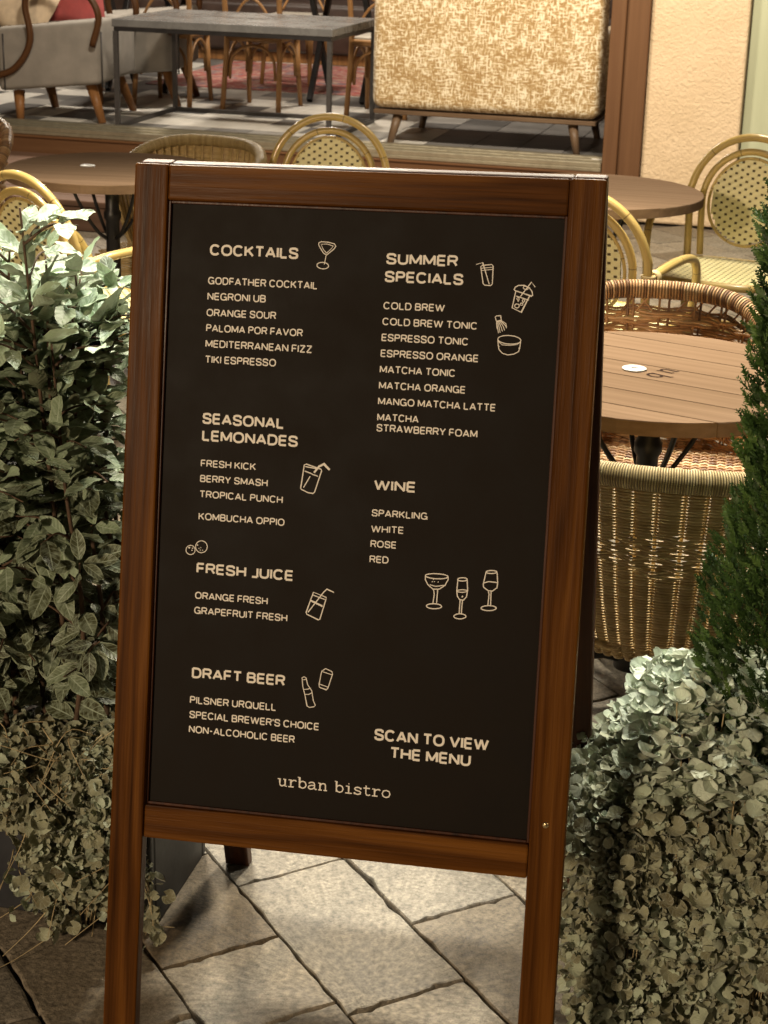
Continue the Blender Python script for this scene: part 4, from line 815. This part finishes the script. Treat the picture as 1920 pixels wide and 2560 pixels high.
for i in range(620):
    x, y = rs.uniform(-1.15, -.40), rs.uniform(.11, .36); tops.append(((x, y, .325+abs(rs.gauss(.012, .014))), (rs.gauss(0, .4), -.35+rs.gauss(0, .4), 1), .0088*rs.uniform(.6, 1.4), min(1, max(0, .3+rs.gauss(0, .2))), None))
straws = []
for i in range(34):
    x = rs.uniform(-.72, -.42); y = rs.uniform(.07, .12); z = rs.uniform(.30, .38)
    straws.append([(x, y, z), (x+rs.uniform(-.05, .05), y-.04, z+rs.uniform(-.04, .03)), (x+rs.uniform(-.09, .09), y-.07, z-rs.uniform(.0, .09))])
for i in range(9):
    x = rs.uniform(-.62, -.40); z = rs.uniform(.04, .24); straws.append([(x, .04, z), (x+rs.uniform(-.03, .03), .015, z-.02), (x+rs.uniform(-.08, .05), -.02-rs.random()*.03, max(.004, z-rs.uniform(.03, .12)))])
straws += [[(-.50, .03, .05), (-.535, -.01, .03), (-.585, -.06, .006), (-.62, -.10, .004)], [(-.395, .06, .06), (-.375, .045, .045), (-.335, .05, .042)], [(-.52, .02, .10), (-.56, -.02, .05), (-.60, -.05, .01)]]
trailing('trailing_plant', 'small leaved silver trailing plant spilling from the left planter with dry stalks', (PL[0], PL[1]-.1, .30), vines, tops, .0078, straws, .36)
vines = []; yfr = PR[1]-.14
for i in range(430):
    x = rs.uniform(.395, .80); y0 = yfr-.004-(x-PR[0])*.07; zt = .365; ln = rs.uniform(.20, .355)
    P = [(x, y0+rs.uniform(.02, .10), zt), (x+rs.uniform(-.01, .01), y0-.008, zt+rs.uniform(.01, .05)), (x+rs.uniform(-.025, .025), y0-.030-rs.random()*.06, zt-ln*.4), (x+rs.uniform(-.035, .035), y0-.03-rs.random()*.085, max(.012, zt-ln))]
    vines.append((P, (0, -1, .1)))
for i in range(95):
    y = rs.uniform(-.0, .28); xs_ = .385+(y-PR[1])*-.07; zt = .365; ln = rs.uniform(.15, .35)
    P = [(xs_+.05, y, zt), (xs_-.006, y, zt+.02), (xs_-.018-rs.random()*.016, y-.01, zt-ln*.4), (xs_-.018-rs.random()*.030, y-.02, max(.02, zt-ln))]
    vines.append((P, (-1, -.35, .1)))
for i in range(150):
    zt = .365; ln = rs.uniform(.12, .355); a = rs.uniform(0, 1); x0, y0 = .385+.07*a, .015+.05*(1-a)**2
    vines.append(([(x0+.05, y0+.05, zt), (x0-.005, y0-.008, zt+.03), (x0-.020, y0-.045-rs.random()*.03, zt-ln*.4), (x0-.018-rs.random()*.025, y0-.05-rs.random()*.05, max(.015, zt-ln))], (-.5, -.86, .1)))
tops = []
for i in range(2300):
    x, y = rs.uniform(.355, .95), rs.uniform(-.05, .34)
    dx = (x-.535)/.25; dy = (y-.16)/.2; hh = .06+.165*max(0, 1-dx*dx*.62-dy*dy*.72)
    if x < .385: hh *= .5
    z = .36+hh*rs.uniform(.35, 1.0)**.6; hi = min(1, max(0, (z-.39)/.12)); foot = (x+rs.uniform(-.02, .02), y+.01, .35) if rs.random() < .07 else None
    tops.append(((x, y, z), (rs.gauss(0, .38), -.22+rs.gauss(0, .35), 1), .0112*rs.uniform(.5, 1.45)*(1+.25*hi), min(1, max(0, .5+.45*hi+rs.gauss(0, .14))), foot))  # paler with height: whiter top leaves, with lamplight on the mound painted in
straws = []
for i in range(40):
    x = rs.uniform(.42, .62); z = rs.uniform(.08, .36); straws.append([(x, -.005, z), (x+rs.uniform(-.03, .03), -.05, z-.02), (x+rs.uniform(-.06, .06), -.07-rs.random()*.02, max(.01, z-rs.uniform(.03, .10)))])
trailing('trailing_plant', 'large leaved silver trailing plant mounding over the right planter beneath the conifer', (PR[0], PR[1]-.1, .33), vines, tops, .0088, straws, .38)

# right: conifer
cf = thing('conifer', (.735, .17, .33), 'dark green columnar conifer growing in the right planter at the picture edge', 'conifer'); co_ = Vector(cf.location)
trk = MB(); trk.tube([(.735, .17, .30), (.732, .175, .9), (.735, .17, 1.55), (.735, .17, 1.95)], [.016, .012, .007, .002], 8)
tw = []
for k in range(7):
    for sgn in (-1, 1):
        y0 = .16+k*.12; ln = .30*(1-k/8.5); d = (sgn*.62, .78); tw.append(((0, y0), (d[0]*ln, y0+d[1]*ln)))
tw.append(((0, 0), (0, 1.0)))
tV = []; tF = []; tG = []
for (x0, y0), (x1, y1) in tw:
    dx, dy = x1-x0, y1-y0; l = math.hypot(dx, dy); nx, ny = -dy/l*.040, dx/l*.040; bz = .05*math.sin(len(tV)); i = len(tV)
    tV += [(x0-nx*.6, y0-ny*.6, bz*.3), (x0+nx*.6, y0+ny*.6, bz*.3), ((x0+x1)/2+nx, (y0+y1)/2+ny, bz+.03), (x1, y1, bz*1.5), ((x0+x1)/2-nx, (y0+y1)/2-ny, bz+.03)]
    tF.append((i, i+1, i+2, i+3, i+4)); tG += [(.3, .2, 0)]*5
ct = [(np.array(tV), tF, np.array(tG))]
def crad(z, a):
    prof = np.interp(z, [.30, .42, .52, .62, .70, .80, .92, 1.05, 1.20, 1.40, 1.65, 1.95], [.13, .20, .225, .255, .262, .225, .22, .222, .21, .175, .115, .01])
    return prof*(1+.07*math.sin(3*a+z*9)+.055*math.sin(5*a-z*17+1)+.035*math.sin(z*41+a*2))
pos = []; D = []; NR = []; size = []; tint = []
for i in range(16000):
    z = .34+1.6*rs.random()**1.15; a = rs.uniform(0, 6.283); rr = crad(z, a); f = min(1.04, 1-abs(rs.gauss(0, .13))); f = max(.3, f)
    p = np.array((.735+rr*f*math.cos(a), .17+rr*f*math.sin(a), z)); o = np.array((math.cos(a), math.sin(a), 0))
    d = o*.75+np.array((rs.gauss(0, .3), rs.gauss(0, .3), .95+rs.gauss(0, .22))); pos.append(p-d*.015); D.append(d)
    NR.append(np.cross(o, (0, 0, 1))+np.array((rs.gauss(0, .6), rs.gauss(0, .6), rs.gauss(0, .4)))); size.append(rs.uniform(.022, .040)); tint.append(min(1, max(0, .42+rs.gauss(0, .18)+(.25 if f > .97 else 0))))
for i in range(60):
    z = .45+.022*i; a = rs.uniform(0, 6.28); rr = crad(z, a)*.8; trk.tube([(.735, .17, z-.10), (.735+rr*.5*math.cos(a), .17+rr*.5*math.sin(a), z-.02), (.735+rr*math.cos(a), .17+rr*math.sin(a), z+.05)], [.004, .003, .0012], 5)
trk.build('trunk', M['bark'], cf, co_)
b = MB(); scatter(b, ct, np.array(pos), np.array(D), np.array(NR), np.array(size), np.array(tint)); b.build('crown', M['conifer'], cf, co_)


# ------------------------------------------------------------------ terrace furniture
def place(t, loc, rz): t.location = loc; t.rotation_euler = (0, 0, R_(rz)); return t
def dup(t, loc, rz, label): c = copy_tree(t); c['label'] = label; return place(c, loc, rz)
GB, GT, GR = 'cane bistro armchairs on the terrace', 'wicker tub chairs on the terrace', 'round terrace tables'
t1 = place(make_round_table('round wooden table with engraved letters and a white disc, left of the conifer', GR, 0), (.345, 1.231, 0), -20)
t2 = dup(t1, (-1.611, 3.398, 0), 5, 'round wooden table with a white disc, left of the menu board')
t3 = dup(t1, (.030, 3.50, 0), -3, 'round wooden table in front of the rough plaster pier')
def loc_of(t, x, y):
    a = t.rotation_euler[2]; dx, dy = x-t.location[0], y-t.location[1]; return dx*math.cos(a)+dy*math.sin(a), -dx*math.sin(a)+dy*math.cos(a)
table_marker(t1, *loc_of(t1, .303, 1.25), True); table_marker(t2, *loc_of(t2, -1.699, 3.408))
b = MB(); xh = .033; e1 = np.array((-.5, -.866)); e2 = np.array((.866, -.5)); c0 = np.array((.361, 1.232))
def flat_ribbon(b, pts, w_, z):
    P = np.array(pts); T = np.gradient(P, axis=0); T /= np.linalg.norm(T, axis=1)[:, None]+1e-9; N = np.stack([-T[:, 1], T[:, 0]], 1)
    V = [(*loc_of(t1, *(P[i]+N[i]*w_/2*s)), z) for i in range(len(P)) for s in (1, -1)]; b.add(V, [(2*i, 2*i+1, 2*i+3, 2*i+2) for i in range(len(P)-1)])
for ch, o_ in (('u', -1.25), ('b', .20)):
    for k, st in enumerate(SLAB[ch][0]): flat_ribbon(b, [c0+e1*(px+o_)*xh+e2*(py-.55)*xh for px, py in st], (.0065), .7414+k*4e-5)
b.build('engraved_letters', M['engrave'], t1)

c1 = place(make_bistro_armchair('yellow cane armchair seen from behind at the picture left edge above the shrub', GB), (-1.405, 2.625, 0), 152)
dup(c1, (.12, 2.92, 0), 164, 'yellow cane armchair seen from behind, half hidden by the right edge of the menu board')
dup(c1, (-.955, 3.70, 0), 4, 'yellow cane armchair whose round back rises above the middle of the menu board')
dup(c1, (.475, 3.72, 0), -15, 'yellow cane armchair facing forward before the green panel, right picture edge')
k1 = place(make_tub_chair('tan wicker tub chair seen from behind, nearest the right planter', GT, 'tan'), (.415, .735, 0), 180)
dup(k1, (-1.47, 3.80, 0), -12, 'tan wicker tub chair with only its rim showing behind the left round table')
k2 = place(make_tub_chair('brown rattan tub chair facing forward across the engraved table', GT, 'brown'), (.335, 1.67, 0), 0)
dup(k2, (-2.50, 3.95, 0), -12, 'brown rattan tub chair cut off by the left picture edge below the sill')

# ------------------------------------------------------------------ inside the bistro (floor at z = .30)
Z0 = .30
def rbox(b, c, d, r, M_=None, tint=.5, grain='z'): b.box(c, d, M_, r, tint, grain, 4, True)
ct_ = thing('coffee_table', (-2.34, 7.80, Z0), 'grey topped low table with black square metal frame behind the window sill', 'table', FA)
b = MB(); b.box((0, 0, .585), (1.30, .90, .042), None, .003); b.build('tabletop', M['concrete'], ct_)
b = MB(); b.box((0, -.436, .552), (1.28, .02, .022), None, .001); b.box((0, .436, .552), (1.28, .02, .022), None, .001); b.box((-.63, 0, .552), (.02, .85, .022), None, .001); b.box((.63, 0, .552), (.02, .85, .022), None, .001); b.build('top_frame', M['black_metal'], ct_)
b = MB(); b.box((0, .436, .012), (1.25, .024, .024), None, .001); b.box((-.632, 0, .012), (.024, .845, .024), None, .001); b.box((.632, 0, .012), (.024, .845, .024), None, .001); b.build('base_frame', M['grey_metal'], ct_)
for sx in (-1, 1):
    for sy in (-1, 1):
        b = MB(); b.box((sx*.632, sy*.436, .2705), (.026, .026, .540), None, .001); b.build('leg', M['grey_metal'], ct_)

sf = thing('sofa', (-.865, 7.62, Z0), 'mustard woven sofa seen from behind on tapered wooden legs', 'sofa', FA)
b = MB(); rbox(b, (0, -.20, .56), (1.27, .20, .74), .055); b.build('backrest', M['mustard'], sf)
b = MB(); rbox(b, (0, .22, .32), (1.24, .62, .26), .05); b.build('seat', M['mustard'], sf)
for s in (-1, 1):
    b = MB(); rbox(b, (s*.575, .20, .42), (.11, .58, .42), .045); b.build('armrest', M['mustard'], sf)
b = MB(); b.box((0, .08, .172), (1.24, .74, .024), None, .004, .5, 'x'); b.build('base_board', M['sofa_leg'], sf)
for sx in (-1, 1):
    for y0, y1 in ((-.24, -.275), (.40, .43)):
        b = MB(); b.tube([(sx*.49, y0, .155), (sx*.525, y1, 0)], [.028, .018], 14); b.build('leg', M['sofa_leg'], sf)

def make_lounge(label, cat='armchair'):
    t = thing('lounge_armchair', (0, 0, 0), label, cat, 0, 'grey lounge armchairs by the window')
    b = MB(); rbox(b, (0, 0, .345), (.62, .70, .36), .03); V = b.v[0]; V[:, 2] += (V[:, 0]+.3)*.10; b.build('seat', M['grey_plain'], t)
    b = MB(); rbox(b, (-.335, 0, .55), (.11, .66, .62), .04); V = b.v[0]; V[:, 0] -= (V[:, 2]-.3)*.25; b.build('backrest', M['grey_fabric'], t)
    for s in (-1, 1):
        b = MB(); b.tube([(x, s*.368, z) for x, z in smooth_path([(-.36, .24), (-.20, .30), (-.10, .46), (-.12, .68), (-.02, .78), (.20, .76), (.31, .62), (.27, .44)], 6)], .020, 10); b.build('armrest', M['bentarm'], t)
    b = MB(); b.tube([(.312, -.33, z) for z in (.21, .35, .52)], .005, 6); b.build('piping', M['grey_metal'], t); b = MB(); b.tube([(-.27, -.352, z) for z in (.17, .33, .49)], .005, 6); b.build('piping', M['grey_metal'], t)
    for sx, sy in ((-1, -1), (1, -1), (-1, 1), (1, 1)):
        b = MB(); b.tube([(sx*.22, sy*.26, .19+sx*.03), (sx*.25+.05, sy*.31, 0)], [.034, .022], 12); b.build('leg', M['leg_wood'], t)
    return t
l1 = place(make_lounge('grey lounge armchair with bent wooden arms, at the top left corner'), (-3.46, 7.86, Z0), 2)
dup(l1, (-3.30, 8.72, Z0), 6, 'grey lounge armchair half hidden by the left leg of the grey topped table')
def cushion(name, loc, d, M_, mt, label):
    t = thing(name, loc, label, 'cushion', 0)
    b = MB(); n = 14; V = []; F = []
    for sd in (1, -1):
        for i in range(n+1):
            for j in range(n+1):
                u, v = -1+2*i/n, -1+2*j/n; h = max(0, (1-u**4)*(1-v**4))**.5
                V.append((u*d[0]*(1-.06*v*v), v*d[1]*(1-.06*u*u), sd*d[2]*h+.004*math.sin(u*9+v*4)*h))
    k = n+1
    for s_ in (0, 1):
        o = s_*k*k
        for i in range(n):
            for j in range(n):
                f = (o+i*k+j, o+(i+1)*k+j, o+(i+1)*k+j+1, o+i*k+j+1); F.append(f if s_ == 0 else f[::-1])
    V = np.array(V) @ np.array(M_.to_3x3()).T; b.add(V, F, None, .5, True); b.build('cover', mt, t); return t
cushion('cushion', (-3.42, 7.86, Z0+.60), (.19, .19, .09), Matrix.Rotation(R_(75), 3, 'X') @ Matrix.Rotation(.2, 3, 'Z'), M['pillow'], 'dusty pink velvet cushion lying on the grey armchair seat')
cushion('cushion', (-3.66, 7.70, Z0+.62), (.17, .17, .08), Matrix.Rotation(R_(70), 3, 'X') @ Matrix.Rotation(-.5, 3, 'Z'), M['cream_pillow'], 'cream cushion at the picture corner beside the pink cushion')

def make_dining(label):
    t = thing('dining_chair', (0, 0, 0), label, 'chair', 0, 'bentwood chairs at the inner dining tables')
    for s in (-1, 1):
        b = MB(); b.tube(smooth_path([(s*.185, -.235, 0), (s*.178, -.20, .25), (s*.172, -.185, .45), (s*.178, -.20, .62), (s*.182, -.255, .90)], 6), .0165, 12); b.build('back_post', M['chair_wood'], t)
        b = MB(); b.tube([(s*.175, .20, 0), (s*.165, .17, .25), (s*.16, .16, .445)], [.014, .0175, .019], 12); b.build('front_leg', M['chair_wood'], t)
        b = MB(); b.tube(smooth_path([(s*.172, -.165, .20), (s*.172, -.14, .33), (s*.172, -.01, .405), (s*.17, .12, .33), (s*.17, .145, .20)], 6), .0095, 8); b.build('side_hoop', M['chair_wood'], t)
        b = MB(); b.tube(smooth_path([(s*.165, -.20, .47), (s*.06, -.21, .64), (-s*.06, -.225, .72), (-s*.17, -.25, .86)], 6), .009, 8); b.build('cross_brace', M['chair_wood'], t)
    b = MB(); b.tube([(x, -.195+.012*math.sin(i/20*math.pi), z) for i, (x, z) in enumerate([(-.15, .19)]+arc(0, .27, .145, .125, 180, 0, 18)+[(.15, .19)])], .0095, 8); b.build('rear_hoop', M['chair_wood'], t)
    b = MB(); b.tube([(x, .165, z) for x, z in [(-.15, .19)]+arc(0, .27, .145, .125, 180, 0, 18)+[(.15, .19)]], .0095, 8); b.build('front_hoop', M['chair_wood'], t)
    b = MB(); b.tube(smooth_path([(-.182, -.252, .885), (-.1, -.275, .895), (0, -.283, .90), (.1, -.275, .895), (.182, -.252, .885)], 5), .018, 10); b.build('top_rail', M['chair_wood'], t)
    b = MB(); rbox(b, (0, -.005, .438), (.375, .39, .042), .018, None, .5, 'x'); b.build('seat_frame', M['chair_wood'], t)
    b = MB(); rbox(b, (0, 0, .464), (.335, .345, .020), .009); b.build('seat_pad', M['seat_pad'], t)
    return t
d1 = place(make_dining('bentwood dining chair in the middle under the grey topped table'), (-2.465, 8.63, Z0), -6)
dup(d1, (-3.06, 8.66, Z0), -3, 'bentwood dining chair just right of the grey armchairs')
dup(d1, (-1.68, 8.62, Z0), -4, 'bentwood dining chair half hidden by the mustard sofa')
dup(d1, (-2.62, 10.05, Z0), 176, 'bentwood dining chair on the far side of the dining table, facing the window')
dup(d1, (-1.85, 10.0, Z0), 184, 'bentwood dining chair on the far side of the right dining table')
def make_dtable(label):
    t = thing('dining_table', (0, 0, 0), label, 'table', 0, 'wooden dining tables inside')
    b = MB()
    for k in range(5): b.box((0, -.32+k*.16, .735), (1.25, .159, .034), None, .003, random.uniform(.4, .6), 'x')
    b.build('tabletop', M['dining_wood'], t)
    for s in (-1, 1):
        b = MB()
        for q in (-1, 1): b.box((s*.50, 0, .36), (.035, .035, .86), Matrix.Rotation(q*.62, 3, 'X'), .002)
        b.build('cross_leg', M['black_metal'], t)
    return t
q1 = place(make_dtable('long wooden dining table behind the middle bentwood chair'), (-2.75, 9.30, Z0), -3)
dup(q1, (-1.40, 9.24, Z0), -3, 'long wooden dining table behind the mustard sofa')
dup(q1, (-4.15, 9.36, Z0), -3, 'long wooden dining table behind the grey armchairs')
bq = thing('banquette', (-2.6, 11.6, Z0), 'long dark brown upholstered bench along the back wall', 'bench', FA)
b = MB(); rbox(b, (0, 0, .27), (5.0, .6, .38), .04); b.build('seat', M['dark_leather'], bq)
b = MB(); rbox(b, (0, .34, .62), (5.0, .12, .75), .04); b.build('backrest', M['dark_leather'], bq)
b = MB(); b.box((0, .02, .038), (4.9, .5, .076), None, .002); b.build('plinth', M['leg_wood'], bq)
b = MB(); b.box((-2.3, 10.35, Z0+.004), (2.4, 1.75, .006), FM, .002); tag(b.build('rug', M['rug']), 'faded red patterned rug on the tiled floor beyond the dining chairs', 'rug')
